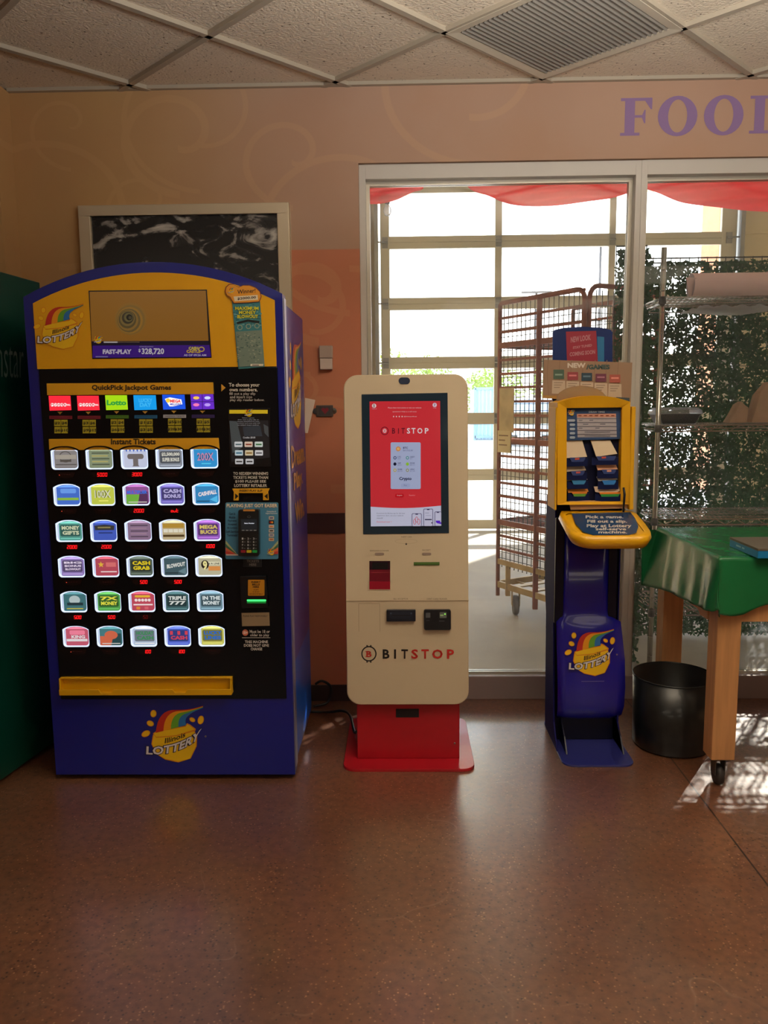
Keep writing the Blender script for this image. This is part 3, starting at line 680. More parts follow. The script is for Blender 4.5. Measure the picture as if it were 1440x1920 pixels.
for r in range(6):
    for c in range(5):
        x0, z1 = WX+WDX*c, WZ-WDZ*r
        # raised dark surround with a lit rim inside
        g = G(); o_ = winshape(x0-.004, z1+.004, WW+.008, WH+.008); i_ = winshape(x0, z1, WW, WH); N = len(o_)
        yf = MY-.0125
        vs = V3(o_, yf+.007)+V3(o_, yf)+V3(i_, yf)+V3(i_, yf+.007)
        g.add(vs, [(a*N+k, a*N+(k+1) % N, (a+1)*N+(k+1) % N, (a+1)*N+k) for a in range(3) for k in range(N)])
        wn_ = g.build('ticket_window', blk, lot, weld=False)
        g = G(); j_ = winshape(x0, z1, WW, WH, .0042)
        g.add(V3(i_, yf+.003)+V3(j_, yf+.006), [(k, (k+1) % N, N+(k+1) % N, N+k) for k in range(N)])
        g.build('lit_rim', rim, wn_, weld=False)
        bgc, kind, fc, tx = ART[r][c]; bgc = tuple(int(a*.78+b*.22) for a, b in zip(bgc, (190, 206, 240)))
        d = D(localframe(x0, z1, yf+.0062), emit=.72, rough=.3, gap=.0001)
        d.mesh([((x-x0)*1000, (z1-z)*1000) for x, z in j_], [tuple(range(N))], bgc)
        dkc = tuple(int(v*.6) for v in bgc); ltc = tuple(min(255, int(v*1.25+20)) for v in bgc)
        d.rect(5, 15, 10, 74, (206, 218, 248), .9)
        d.poly([(20, 9), (50, 5), (78, 9), (84, 13), (14, 13)], ltc, 1.0)
        rows = tx.split('|') if tx else []
        if kind == 'ring': d.ring(50, 34, 22, 20, 3, fc); d.rect(14, 27, 88, 42, (176, 168, 156)); d.rect(30, 44, 70, 52, (90, 84, 78)); d.rect(14, 60, 88, 63, fc)
        elif kind == 'lines':
            for k in range(5): d.rect(20, 20+k*10, 82-5*(k % 2), 24+k*10, fc if k % 2 else dkc)
        elif kind == 'tee':
            d.rr(22, 26, 80, 44, 8, fc); d.poly([(42, 42), (60, 42), (60, 66), (64, 70), (38, 70), (42, 66)], fc)
            for k in range(6): d.poly([(16+k*13, 10), (24+k*13, 10), (20+k*13, 20)], (70, 110, 210))
        elif kind == 'big': d.text(rows[0], 22, 24, 80, 52, dkc, .08); d.text(rows[0], 22, 24, 80, 52, fc, .02); d.rect(36, 60, 70, 64, ltc)
        elif kind == 'band': d.rect(12, 50, 88, 59, fc); d.rr(24, 18, 80, 34, 5, ltc); (d.text(rows[0], 30, 36, 80, 48, fc, .04) if rows else None)
        elif kind == 'split': d.poly([(11, 40), (60, 40), (50, 74), (11, 74)], fc); d.poly([(60, 30), (88, 30), (88, 74), (52, 74)], dkc); (d.text(rows[0], 14, 26, 86, 38, (60, 120, 240), .04) if rows else d.ell(52, 36, 24, 16, fc)); d.rect(18, 66, 84, 69, (230, 226, 220))
        elif kind == 'slant': d.text(rows[0], 0, 0, 0, 0, fc, .05, warp=lambda u, v: (20+66*u, 50-10*u-v*15)); d.poly([(60, 60), (88, 46), (88, 72)], ltc); d.rect(14, 64, 60, 68, dkc)
        elif kind == 'plate': d.poly([(14, 22), (50, 18), (86, 22), (84, 38), (16, 38)], fc); d.rect(26, 26, 72, 31, (150, 140, 90)); d.rect(28, 46, 78, 50, dkc)
        elif kind == 'grid':
            for k in range(4): d.rect(14+k*18, 36, 30+k*18, 48, fc)
            d.rect(12, 16, 88, 32, (190, 150, 60)); d.rect(12, 56, 88, 64, (90, 70, 40))
        elif kind == 'star':
            d.poly([(30+(12 if k % 2 == 0 else 5)*math.cos(math.pi*k/5-1.57), 34+(12 if k % 2 == 0 else 5)*math.sin(math.pi*k/5-1.57)) for k in range(10)], fc); d.rect(48, 26, 84, 42, (226, 120, 120)); d.rect(28, 58, 86, 62, (250, 230, 230))
        elif kind == 'nine': d.rect(40, 26, 88, 38, (236, 232, 200)); d.text('IN A LINE', 42, 29, 86, 36, (30, 24, 24), .02); d.rect(46, 42, 88, 58, (226, 150, 80)); d.ell(34, 36, 14, 16, (40, 30, 30)); d.text('9', 26, 22, 42, 56, (240, 232, 160), .05)
        elif kind == 'disc': d.ell(50, 34, 20, 16, fc); d.rect(22, 44, 80, 54, (40, 60, 66)); d.rect(20, 64, 80, 68, (200, 190, 80))
        elif kind == 'balls':
            d.rr(22, 18, 78, 26, 3, (246, 196, 60))
            for k in range(5): d.ell(26+k*12, 36, 5.5, 5.5, fc, n=10)
            d.rect(16, 50, 86, 55, fc); d.rr(26, 60, 40, 70, 2, (236, 150, 60)); d.rr(56, 60, 70, 70, 2, (226, 110, 120))
        elif kind in ('two', 'three'):
            n_r = len(rows); h_ = 36/n_r
            d.rr(14, 18, 86, 60, 6, dkc)
            for k, t_ in enumerate(rows): d.text(t_, 20+2*k, 22+k*h_, 84-2*k, 18+k*h_+h_, fc, .045)
            d.rect(14, 66, 86, 69, ltc)
        lab(d.build('ticket_card', wn_), 'backlit sample ticket')
LED = {(0, 1): '50.00', (0, 2): '30.00', (1, 2): '20.00', (1, 3): 'out', (2, 0): '20.00', (2, 1): '20.00', (2, 4): '10.00', (3, 2): '5.00', (3, 3): '5.00', (4, 0): '5.00', (4, 1): '5.00', (4, 2): '5.0', (5, 2): '1.00', (5, 3): '1.00'}
for r in range(6):
    for c in range(5):
        x0, z1 = WX+WDX*c, WZ-WDZ*r
        cx = x0+WW/2; zt = z1-WH-.010; g = G()
        pts = [(cx-.034, zt), (cx+.034, zt), (cx+.027, zt-.016), (cx, zt-.0215), (cx-.027, zt-.016)]
        g.prism(V3(pts, MY-.006), (0, -.002, 0)); pd = g.build('price_display', M('led_cover', (26, 8, 14), .2), lot)
        st = LED.get((r, c))
        d = D(localframe(cx-.03, zt-.001, MY-.0083))
        if st:
            dim = st == '5.0'; w_ = 7.0; tw = sum(1 for q in st if q != '.')*w_*1.35
            seven(d, st, 34-tw/2+(6 if r > 3 and c < 2 or tw < 30 else 2), 1.5, w_, 13, (255, 20, 24) if not dim else (150, 10, 16), 2.2 if not dim else .3)
        else:
            for k in range(4): d.rect(14+k*9, 6, 20+k*9, 7.5, (80, 8, 16), .12)
            if c == 0: d.rect(6, 7, 8.5, 9, (255, 90, 60), 1.2)
        d.build('digits', pd)
# right hand column: instructions, touch screen, play slip reader
d = D(MF); T = (206, 200, 190)
d.poly([(415, 720), (415, 734), (423, 727)], (214, 156, 50))
d.text('To choose your', 429, 718, 487, 727, T, .03); d.text('own numbers,', 430, 727, 483, 735, T, .03)
d.text('fill out a play slip', 430, 735.5, 479, 742, (176, 170, 166), .02); d.text('and insert into', 431, 741.5, 473, 747, (176, 170, 166), .02); d.text('play slip reader below.', 431, 747.5, 496, 753.5, (176, 170, 166), .02)
d.lines(['TO REDEEM WINNING', 'TICKETS MORE THAN', '$100 PLEASE SEE', 'LOTTERY RETAILER'], 470, 885, 7.5, 5.6, (198, 192, 186), 3.85, .03)
d.text('Must be 18 or', 468, 1181, 506, 1187, (200, 194, 190), .02); d.text('older to play', 469, 1188, 505, 1194.5, (200, 194, 190), .02)
d.ell(460, 1186, 5.6, 6, (206, 110, 84)); d.text('18+', 455.5, 1183, 464.5, 1189, (250, 230, 220), .03)
d.rect(454, 1195, 507, 1196, (190, 186, 182))
d.lines(['THIS MACHINE', 'DOES NOT GIVE', 'CHANGE'], 481, 1200.5, 6.8, 5.2, (204, 198, 194), 3.6, .03)
d.poly([(453, 1149), (505, 1148), (506, 1173), (454, 1174)], (150, 128, 100)); d.text('PLEASE PLAY RESPONSIBLY', 456, 1153, 502, 1156.5, (70, 56, 44), .02)
d.build('lettering', lot)
sc = pnl([(428, 766), (507, 765), (509, 875), (431, 876)], 'touch_screen', M('screen_bezel', (20, 24, 32), .12), lot)
d = D(plane((0, MY-.0105, 0), (0, -1, 0)), emit=.28, rough=.15)
d.poly([(430, 789), (503, 788), (506, 858), (434, 866)], (52, 50, 52)); d.poly([(430, 789), (444, 790), (456, 838), (436, 850)], (96, 104, 106)); d.poly([(455, 800), (488, 798), (492, 818), (458, 818)], (70, 76, 84)); d.poly([(494, 795), (503, 800), (504, 820), (496, 812)], (96, 100, 102))
d.rect(430, 768.5, 502, 775.5, (226, 190, 40), .5); logo(d, 466.5, 774, 17)
d.lines(['Select a game,', 'then scan a play slip or', 'choose QuickPick for your', 'numbers and your play will', 'be added. Insert card or'], 466, 782.5, 3.3, 2.4, (200, 200, 205), 1.65)
d.text('Credits: $0.00', 456, 818.5, 479, 822.5, (236, 236, 238), .02)
for k, (a, b, c) in enumerate(((440, 828, (214, 218, 220)), (459, 828, (226, 200, 180)), (478, 828, (212, 222, 214)), (441, 844, (196, 214, 220)), (460, 844, (222, 206, 170)), (478.5, 844, (220, 220, 222)), (441.5, 860, (208, 208, 210)), (461, 860, (208, 208, 210)))):
    d.rr(a, b, a+15, b+10, 1.5, c, .6); d.rect(a+2, b+4, a+13, b+6.5, ((110, 140, 150), (180, 70, 50), (70, 150, 80), (60, 140, 180), (190, 140, 60), (120, 120, 130), (60, 60, 60), (60, 60, 60))[k], .3)
d.build('screen_image', sc)
rd = pnl([(436, 916), (506, 915.5), (503, 922), (504, 937.5), (494, 937.5), (493.5, 924), (448, 924), (448, 938), (438.5, 938), (439, 922)], 'play_slip_reader', gold, lot, th=.008)
d = D(plane((0, MY-.0145, 0), (0, -1, 0))); d.text('INSERT PLAY SLIP', 449, 918, 492, 922, (50, 34, 10), .03); d.poly([(441, 925), (447, 930.5), (441, 936)], (20, 14, 10)); d.poly([(502, 925), (495.5, 930.5), (502, 936)], (20, 14, 10)); d.build('lettering', rd)
# blue card payment sign with keypad terminal
ps = lab(pnl(rr2(423, 942, 522, 1048, 3), 'payment_sign', M('sign_blue', (74, 138, 176), .5), lot, th=.004), 'pale blue sign reading playing just got easier')
d = D(plane((0, MY-.0105, 0), (0, -1, 0)))
d.text('PLAYING JUST GOT EASIER', 425, 945, 520.5, 953.5, (150, 130, 110), .06); d.text('PLAYING JUST GOT EASIER', 425, 944.5, 520, 953, (244, 236, 214), .02)
d.lines(['Card &', 'Mobile', 'Payments', 'Accepted', 'At Lottery', 'Self-Service', 'Terminals!'], 435.5, 961, 6.7, 4.6, (20, 50, 80), 2.0, .03)
d.lines(['Contactless &', 'Digital Payments'], 509, 957.5, 4, 2.8, (220, 226, 226), 1.35, .02)
for k, (a, b) in enumerate((((206, 196, 180), (40, 60, 140)), ((30, 30, 40), (226, 90, 50)), ((214, 200, 190), (236, 140, 50)), ((206, 200, 196), (30, 30, 30)), ((206, 200, 190), (90, 120, 180)), ((206, 180, 150), (180, 90, 50)))):
    y_ = 968+k*8; d.rr(504, y_, 514, y_+6.2, .8, a); d.rect(506, y_+2, 512, y_+4.2, b)
d.ell(507.5, 979.1, 2, 2, (210, 40, 40), n=10); d.ell(510.5, 979.1, 2, 2, (240, 160, 40), n=10)
for s_, bx in ((1, 423.3), (-1, 521.7)):
    for k, c in enumerate(((180, 190, 140), (54, 110, 80), (222, 110, 70), (206, 60, 50))):
        d.poly([(bx, 1013+k*6.5), (bx, 1019+k*6.5), (bx+s_*(19-k*1.2), 1039), (bx+s_*(21-k*1.2), 1038)], c)
logo(d, 509, 1034, 15); d.rect(424.5, 1038.5, 447, 1041, (226, 200, 190)); d.build('lettering', ps)
pn = lab(pnl(rr2(450, 954, 488, 1040, 3), 'card_terminal', M('terminal_black', (18, 22, 26), .4), ps, th=.03, y=MY-.010, bevel=.004), 'black card payment keypad')
d = D(plane((0, MY-.0402, 0), (0, -1, 0)))
d.rect(452, 973, 482, 996, (44, 52, 60), .2); d.text('Select Number', 458, 980, 477, 982.2, (236, 240, 255), .02, .9)
d.ring(467, 969, 3.4, 2, .5, (120, 124, 128)); d.rect(456, 955, 478, 958.5, (206, 140, 60))
for k in range(4): d.rect(453.5+k*7.4, 993.5, 458.5+k*7.4, 995, (150, 156, 160))
for j in range(4):
    for k in range(3): d.text('123456789*0#'[j*3+k], 453.5+k*10.5, 1008+j*6, 456.3+k*10.5, 1011.6+j*6, (206, 210, 214), .02); d.rect(457.5+k*10.5, 1009.4+j*6, 460.5+k*10.5, 1010.4+j*6, (120, 124, 128))
for k, c in enumerate(((170, 30, 40), (226, 190, 30), (30, 170, 70))): d.rr(452+k*10.8, 1031, 461+k*10.8, 1036, 1, c, .2)
d.build('keys', pn)
rt = pnl([(456, 1041), (491, 1041), (491, 1063), (456, 1063)], 'scan_slot', M('slot_plate', (20, 28, 36), .3), lot, th=.003)
d = D(plane((0, MY-.0092, 0), (0, -1, 0))); d.lines(['SCAN', 'TICKETS', 'HERE'], 474, 1043, 6.6, 4.8, (130, 126, 122), 3.3, .03); d.build('lettering', rt)
bc = pnl([(451, 1080), (500, 1079), (504, 1138), (454, 1139)], 'bill_acceptor', M('acceptor_black', (10, 14, 22), .3), lot, th=.012)
d = D(plane((0, MY-.0182, 0), (0, -1, 0))); d.rr(465, 1087, 496, 1117, 1.5, (200, 136, 26)); d.lines(['INSERT', 'BILLS', 'HERE'], 480, 1089.5, 4.6, 3.6, (50, 30, 12), 2.9, .05); d.lines(['ACCEPTS', '$1 $5 $10', '$20 $50 $100 BILLS'], 480, 1104.5, 4.0, 2.4, (70, 40, 16), 1.35, .03)
d.rr(463, 1124, 499, 1127.5, 1.5, (60, 255, 110), 1.8); d.rr(463, 1128.2, 499, 1131, 1.2, (20, 130, 50), .8); d.build('lettering', bc)
# yellow delivery tray
g = G(); x0, x1, zt, zb_ = -1.25, -.62, .402, .344; yb_, yf = MY+.03, MY-.03
g.box(x0, x1, MY-.007, MY-.001, zb_, zt)
for a in (x0, x1-.006): g.box(a, a+.006, yf, MY-.007, zb_, zt)
g.box(x0, x1, yf, MY-.007, zb_-.004, zb_+.002); g.box(x0, x1, MY-.02, MY-.007, zt-.005, zt+.001)
lip = [(x0, 0), (x0, .022), (x0+.145, .022), (x0+.155, .008), (x0+.19, .008), (x0+.2, .022), (x0+.415, .022), (x0+.425, .008), (x0+.46, .008), (x0+.47, .022), (x1, .022), (x1, 0)]
g.prism([(x, yf-.004, zb_-.004+z) for x, z in lip], (0, .006, 0))
g.build('delivery_tray', M('tray_yellow', (226, 172, 10), .35), lot, bevel=.0015)
# right side of the cabinet: artwork
SF = ((lambda y, z: Vector((MX1-.0035, y, z))), Vector((1, 0, 0)))
d = D(SF, rough=.3)
d.rect(MY+.075, 1.25, MYB-.006, 1.728, (40, 40, 150)); d.rect(MY+.075, .05, MYB-.006, .42, (20, 90, 200))
d.mesh([(MY+.075, .42), (MYB-.006, .42), (MYB-.006, 1.25), (MY+.075, 1.25)], [(0, 1, 2, 3)], (70, 52, 150))
old = d.tf; logo_map = lambda x, y: (3.13+x, 1.46-y)
d.tf = logo_map; logo(d, 0, 0, .40, white=(226, 222, 236)); d.tf = lambda x, y: (x, y)
gy = (214, 150, 60)
for st, z, y0, y1 in (('Dream.', 1.165, 2.93, 3.34), ('Play.', 1.06, 2.98, 3.26), ('Win.', .945, 3.0, 3.28)): d.text(st, y0, z+.065, y1, z-.02, gy, .03)
lab(d.build('side_artwork', lot), 'purple and blue side panel with logo and the words Dream. Play. Win.')
d = D(SF, rough=.6)
random.seed(3)
for k in range(14):
    y_, z_ = random.uniform(2.9, 3.35), random.choice([random.uniform(.15, .6), random.uniform(1.2, 1.5)]); a_ = random.uniform(.01, .04)
    d.lay = 60; d.line([(y_, z_), (y_+a_*.4, z_+a_), (y_+a_*.5, z_+a_*1.7)], .003, (200, 205, 220))
lab(d.build('scratches', lot), 'pale scratches on the side panel')
g = G()
for x in (-1.22, -.49):
    for y in (2.9, 3.3): g.lathe([(0, 0), (.022, 0), (.022, .008), (.01, .012), (.01, .04)], (x, y, 0), 14)
G_ = g.build('levelling_feet', M('foot_metal', (120, 120, 120), .4, metal=.7), lot)
# winning ticket stuck on the header, its own thing
wt = thing('scratch_ticket', (-.575, MY-.007, 1.52), 'scratched Maximum Money Blowout ticket with a gold Winner $2000.00 sticker on the yellow header', 'lottery ticket')
TFW = plane((0, MY-.0095, 0), (0, -1, 0)); tfn = TFW[0]
G().prism([tfn(*p) for p in ((435, 563), (487, 558), (496, 688), (447, 692))], (0, .0012, 0)).build('ticket', INK((60, 140, 150)), wt)
d = D(TFW, gap=.0001); random.seed(5)
d.poly([(435, 563), (487, 558), (496, 688), (447, 692)], (58, 132, 144))
for k in range(60): x = random.uniform(437, 488); y = random.uniform(568, 610); d.rect(x, y, x+random.uniform(2, 7), y+1.6, random.choice([(120, 180, 190), (30, 90, 110), (90, 160, 170)])); d.lay = 3+k % 5
d.lay = 10
for k, (s_, a, b) in enumerate((('MAXIMUM', 441, 485), ('MONEY', 448, 480), ('BLOWOUT', 445, 484))): d.text(s_, a-.6, 575+k*7.6, b+.6, 582+k*7.6, (40, 60, 20), .09); d.text(s_, a, 575+k*7.6, b, 581.5+k*7.6, (226, 226, 60), .03)
d.poly([(444, 604), (465, 599), (487, 602), (486, 606), (465, 603), (445, 608)], (20, 30, 30))
for x, y in ((450, 614), (466, 612), (482, 611)): d.ring(x, y, 5, 5, 1.6, (150, 170, 150))
d.poly([(442, 622), (491, 619), (495, 684), (449, 688)], (118, 138, 128))
for k in range(110): x = random.uniform(444, 489); y = random.uniform(624, 680); d.lay = 20+k % 6; d.rect(x, y, x+random.uniform(1.5, 4), y+random.uniform(.8, 2), random.choice([(150, 164, 150), (80, 110, 106), (60, 90, 92), (176, 180, 160)]))
d.lay = 30; d.rect(470, 682.5, 494, 686.5, (226, 222, 206)); d.rect(473, 684, 486, 685.5, (60, 60, 60)); d.build('ticket_print', wt)
cl = [(434, 563), (431, 557), (424, 553), (421.5, 546), (423, 538), (429, 532.5), (437, 532), (443, 536), (447, 538), (456, 534.5), (468, 534.5), (480, 539), (488, 547), (490.5, 556), (488, 563), (486, 566), (462, 568), (438, 569)]
TFS = plane((0, MY-.012, 0), (0, -1, 0))
st_ = G().prism([TFS[0](*p) for p in cl], (0, .0012, 0)).build('winner_sticker', INK((120, 50, 30)), wt)
d = D(TFS, gap=.0001); cx, cy = 458, 551
d.poly([(cx+(x-cx)*.955, cy+(y-cy)*.93) for x, y in cl], (228, 158, 48)); d.text('Winner!', 0, 0, 0, 0, (50, 34, 30), .02, warp=lambda u, v: (445+34*u, 551.5-3*u-v*8)); d.poly([(438, 556), (483, 553), (484, 562), (440, 565)], (236, 226, 200)); d.text('$2000.00', 0, 0, 0, 0, (30, 24, 24), .03, warp=lambda u, v: (445+35*u, 563-2.6*u-v*5.4))
logo(d, 434, 545, 14); d.build('sticker_print', st_)
# white card poking out behind the machine
fr_ = plane((0, 3.45, 0), (0, -1, 0))[0]
tag(G().prism([fr_(*p) for p in ((572, 746), (591, 750), (577, 812), (571, 812))], (0, .003, 0)).build('paper_card', M('white_card', (226, 206, 190), .7)), 'folded white card sticking out behind the lottery machine side', 'card')
# ================================================================== GREEN COIN MACHINE at the left edge
cs = thing('coin_counting_machine', (-1.9, 3.0, 0), 'dark green coin counting machine with pale script lettering at the left edge', 'coin machine')
A = Vector((-1.515, 2.55, 0)); dv = Vector((.157, .988, 0)).normalized(); nv = Vector((dv.y, -dv.x, 0)); Dp = .66
B_ = A+dv*Dp
gr = M('coin_machine_green', (4, 62, 52), .35, coat=.2)
prof = [(0, .02), (Dp, .02), (Dp, 1.865), (.32, 1.872), (.2, 1.87), (.03, 1.80), (0, 1.70)]
pa = [A+dv*t+Vector((0, 0, z)) for t, z in prof]
G().prism(pa, -nv*.62).build('cabinet', gr, cs, bevel=.01)
CF = ((lambda t, z: A+dv*t+Vector((0, 0, z))), nv)
d = D(CF, rough=.4)
d.text('coinstar', 0, 0, 0, 0, (120, 134, 132), -.01, warp=lambda u, v: (.265+.25*u+v*.015, 1.49+.14*v))
d.build('lettering', cs)
G().box(-2.05, -1.55, 2.56, 3.1, 0, .025).build('plinth', M('plinth_black', (14, 18, 18), .6), cs)
# ================================================================== FRAMED PHOTOGRAPH behind the machine
pf = thing('framed_picture', (-.93, 3.6, 1.35), 'large silver framed black and white photograph on the wall behind the vending machine', 'picture')
g = G(); X0, X1, Z0, Z1, wd = -1.388, -.474, 1.32, 2.241, .052
for q in ((X0, X1, Z1-.044, Z1), (X0, X1, Z0, Z0+.044), (X0, X0+wd, Z0+.044, Z1-.044), (X1-wd, X1, Z0+.044, Z1-.044)): g.box(q[0], q[1], 3.57, WY, q[2], q[3])
g.build('frame', M('silver_frame', (206, 192, 166), .45, metal=.35), pf, bevel=.003)
def bwphoto():
    m = M('grey_photo', (40, 40, 42), .25); n = m.node_tree.nodes; l = m.node_tree.links; t = n.new('ShaderNodeTexCoord')
    z = n.new('ShaderNodeTexNoise'); z.inputs['Scale'].default_value = 7.5; z.inputs['Detail'].default_value = 7; z.inputs['Distortion'].default_value = .9; z.inputs['Roughness'].default_value = .55
    mp = n.new('ShaderNodeMapping'); mp.inputs['Scale'].default_value = (1, 1, 1.7); mp.inputs['Rotation'].default_value = (0, .35, 0); mp.inputs['Location'].default_value = (3.1, 0, 1.2)
    l.new(t.outputs['Object'], mp.inputs[0]); l.new(mp.outputs[0], z.inputs[0]); r = n.new('ShaderNodeValToRGB'); l.new(z.outputs[0], r.inputs[0]); e = r.color_ramp.elements
    e[0].position = .50; e[0].color = (.010, .010, .012, 1); e[1].position = .70; e[1].color = (.62, .60, .55, 1); q = e.new(.555); q.color = (.03, .029, .03, 1); q = e.new(.58); q.color = (.2, .19, .18, 1)
    l.new(r.outputs[0], n['Principled BSDF'].inputs['Base Color']); return m
G().box(X0+wd, X1-wd, 3.588, 3.596, Z0+.044, Z1-.044).build('photograph', bwphoto(), pf)
# intercom and small plaque on the wall
ic = thing('wall_intercom', (-.327, WY, 1.535), 'small two-tone white box on the wall left of the window', 'intercom')
G().box(-.357, -.298, WY-.03, WY, 1.582, 1.636).build('cover', M('box_grey', (176, 156, 146), .5), ic, bevel=.003)
G().box(-.355, -.300, WY-.027, WY, 1.532, 1.581).build('lower_cover', M('box_white', (206, 188, 178), .5), ic, bevel=.003)
pq = thing('wall_plaque', (-.34, WY, 1.325), 'small dark metal plaque with a red emblem on the salmon wall', 'plaque')
g = G().box(-.378, -.302, WY-.008, WY, 1.325, 1.376); g.lathe([(0, -.004), (.014, -.004), (.014, 0)], (-.38, WY, 1.35), 14, axis='y').lathe([(0, -.004), (.014, -.004), (.014, 0)], (-.30, WY, 1.35), 14, axis='y')
g.build('plate', M('plaque_metal', (96, 92, 90), .35, metal=.6), pq, bevel=.002)
d = D(wallframe(WY-.0085)); d.rect(-.366, 1.332, -.314, 1.37, (70, 66, 68)); d.poly([(-.356, 1.358), (-.346, 1.366), (-.338, 1.36), (-.328, 1.366), (-.320, 1.356), (-.338, 1.336)], (130, 30, 50)); d.build('emblem', pq)
# loose power cable on the floor
g = G(); pts = []
def spl(P, n=10):
    out = []; P = [Vector(p) for p in P]
    for i in range(len(P)-1):
        a = P[max(0, i-1)]; b = P[i]; c = P[i+1]; e_ = P[min(len(P)-1, i+2)]
        for k in range(n):
            t = k/n; out.append(.5*((2*b)+(c-a)*t+(2*a-5*b+4*c-e_)*t*t+(3*b-a-3*c+e_)*t**3))
    return out+[P[-1]]
g.tube(spl([(-.43, 3.44, .012), (-.34, 3.43, .012), (-.27, 3.40, .03), (-.23, 3.33, .035), (-.205, 3.2, .02), (-.19, 3.1, .06)]), .006, 8)
cb = g.build('power_cable', M('cable_black', (18, 30, 34), .4)); tag(cb, 'black cable running along the floor from the lottery machine to the kiosk', 'cable')
g = G().tube(spl([(-.40, 3.52, .11), (-.37, 3.52, .125), (-.335, 3.53, .10), (-.33, 3.53, .06), (-.35, 3.52, .02), (-.41, 3.5, .012)]), .006, 8)
tag(g.build('power_cable', MC['cable_black']), 'loop of black cable standing against the baseboard behind the lottery machine', 'cable')
# ================================================================== WHITE AND RED KIOSK
ki = thing('crypto_kiosk', (.02, 3.05, 0), 'slim white payment kiosk on a red pedestal with a red touch screen', 'kiosk')
KW = M('kiosk_white', (204, 188, 160), .45); KR = M('kiosk_red', (176, 18, 34), .35, coat=.2)
KX0, KX1, KZ0, KZ1, KB = -.212, .250, .244, 1.487, .65; TA = math.tan(.115)
ky = lambda z: 2.92+max(0, z-KB)*TA
def kiosk_shell():
    g = G(); o_ = rr2(KX0, KZ0, KX1, KZ1, .052, 8); N = len(o_)
    fr = [Vector((x, ky(z), z)) for x, z in o_]; n_ = .004
    ci = [Vector((x*(1)+(0), 0, 0)) for x, z in o_]
    c = Vector(((KX0+KX1)/2, 0, (KZ0+KZ1)/2))
    def ringf(ins, dy): return [Vector((c.x+(p.x-c.x)*(1-ins/.23), ky(p.z)+dy, c.z+(p.z-c.z)*(1-ins/.62))) for p in fr]
    r0, r1, r2_ = ringf(.003, 0), ringf(0, .003), ringf(0, .10)
    for a, b in ((r0, r1), (r1, r2_)): g.add(a+b, [(k, (k+1) % N, N+(k+1) % N, N+k) for k in range(N)])
    for rg, dy in ((r0, 0), (r2_, .10)):
        lo = [p for p in rg if p.z < KB]; hi = [p for p in rg if p.z >= KB]
        xl, xr = min(p.x for p in rg), max(p.x for p in rg); L_, R_ = Vector((xl, 2.92+dy, KB)), Vector((xr, 2.92+dy, KB))
        lows = sorted(lo, key=lambda p: math.atan2(p.z-KB, p.x-c.x)); highs = sorted(hi, key=lambda p: math.atan2(p.z-KB, p.x-c.x))
        g.poly3([L_]+lows+[R_]); g.poly3([R_]+highs+[L_])
    return g
kc = kiosk_shell().build('cabinet', KW, ki)
KL = plane((0, 2.9195, KB), (0, -1, 0)); nU = (0, -math.cos(.115), math.sin(.115)); KU = plane((0, 2.9195, KB), nU)
G().box(-.212, .250, 2.9185, 2.922, KB-.0008, KB+.0008).build('seam', INK((168, 150, 124)), kc)
def kplate(pts, name, mat, parent, fr, off, th, bevel=0):
    return G().prism([fr[0](*p)+fr[1]*off for p in pts], -fr[1]*th).build(name, mat, parent, bevel=bevel)
ks = kplate([(677.9, 739.4), (839.2, 736.3), (841.9, 999.8), (681, 1001.9)], 'screen', M('screen_glass', (34, 52, 68), .08, spec=.4), ki, KU, .002, .012, .0015)
d = D((lambda x, y: KU[0](x, y)+KU[1]*.0022, KU[1]), emit=.52, rough=.12)
R_ = (216, 52, 62); Wt = (206, 210, 236)
q = [(692.9, 752.9), (825.2, 751.9), (827.3, 985.8), (695.4, 986.9)]
d.poly(q, R_); bot = [(694.9+132*k/10, 950+3.6*math.sin(math.pi*k/10)-2*k/10*1.0) for k in range(11)]
d.poly(bot+[(827.3, 985.8), (695.4, 986.9)], Wt)
d.ell(701.5, 761, 4, 4, (240, 226, 230)); d.text('B', 700, 758, 703, 764, (120, 60, 70), .02); d.ell(815, 759.5, 4, 4, (226, 210, 230)); d.text('?', 813.7, 757, 816.3, 762, (120, 80, 110), .02)
d.text('Support', 697.5, 766, 706.5, 767.6, Wt); d.text('Help', 812, 764.5, 818, 766, Wt)
d.text('Please have instructions or visit our website', 727.5, 763.5, 790, 765.8, (236, 200, 206)); d.text('questions? Help is a call away', 736, 771, 781, 773.5, (236, 200, 206)); d.text('@bitstopofficial', 757, 780, 781, 782.5, (236, 200, 206))
for k in range(4): d.ell(738+k*5.3, 781.2, 1.1, 1.4, (236, 206, 210), n=8)
d.ring(721.3, 808, 7.4, 7.8, 1.4, (120, 24, 40)); d.ell(721.3, 808, 3.4, 4, (236, 200, 206)); d.rect(720, 805.5, 720.9, 810.5, R_); d.rect(721.9, 805.5, 722.8, 810.5, R_)
for k, (s_, a, b) in enumerate((('B', 735.2, 741), ('I', 746.5, 748), ('T', 752.5, 759), ('S', 763, 769), ('T', 771.5, 779), ('O', 782.5, 792), ('P', 796.5, 803.5))): d.text(s_, a, 802.8, b, 813.2, (96, 22, 40) if k < 3 else (240, 232, 240), .02 if k > 2 else .01)
d.rr(732.5, 829.6, 788.7, 917, 2.5, (176, 188, 226)); d.ring(746.7, 841.8, 4.3, 4.4, 1.6, (226, 140, 40)); d.ell(746.7, 841.8, 2.6, 2.7, (236, 190, 120)); d.text('BTC', 755.8, 838, 764.8, 841.8, (70, 70, 110), .03); d.text('$63,522.85', 755.8, 843.4, 774, 846.4, (96, 100, 140))
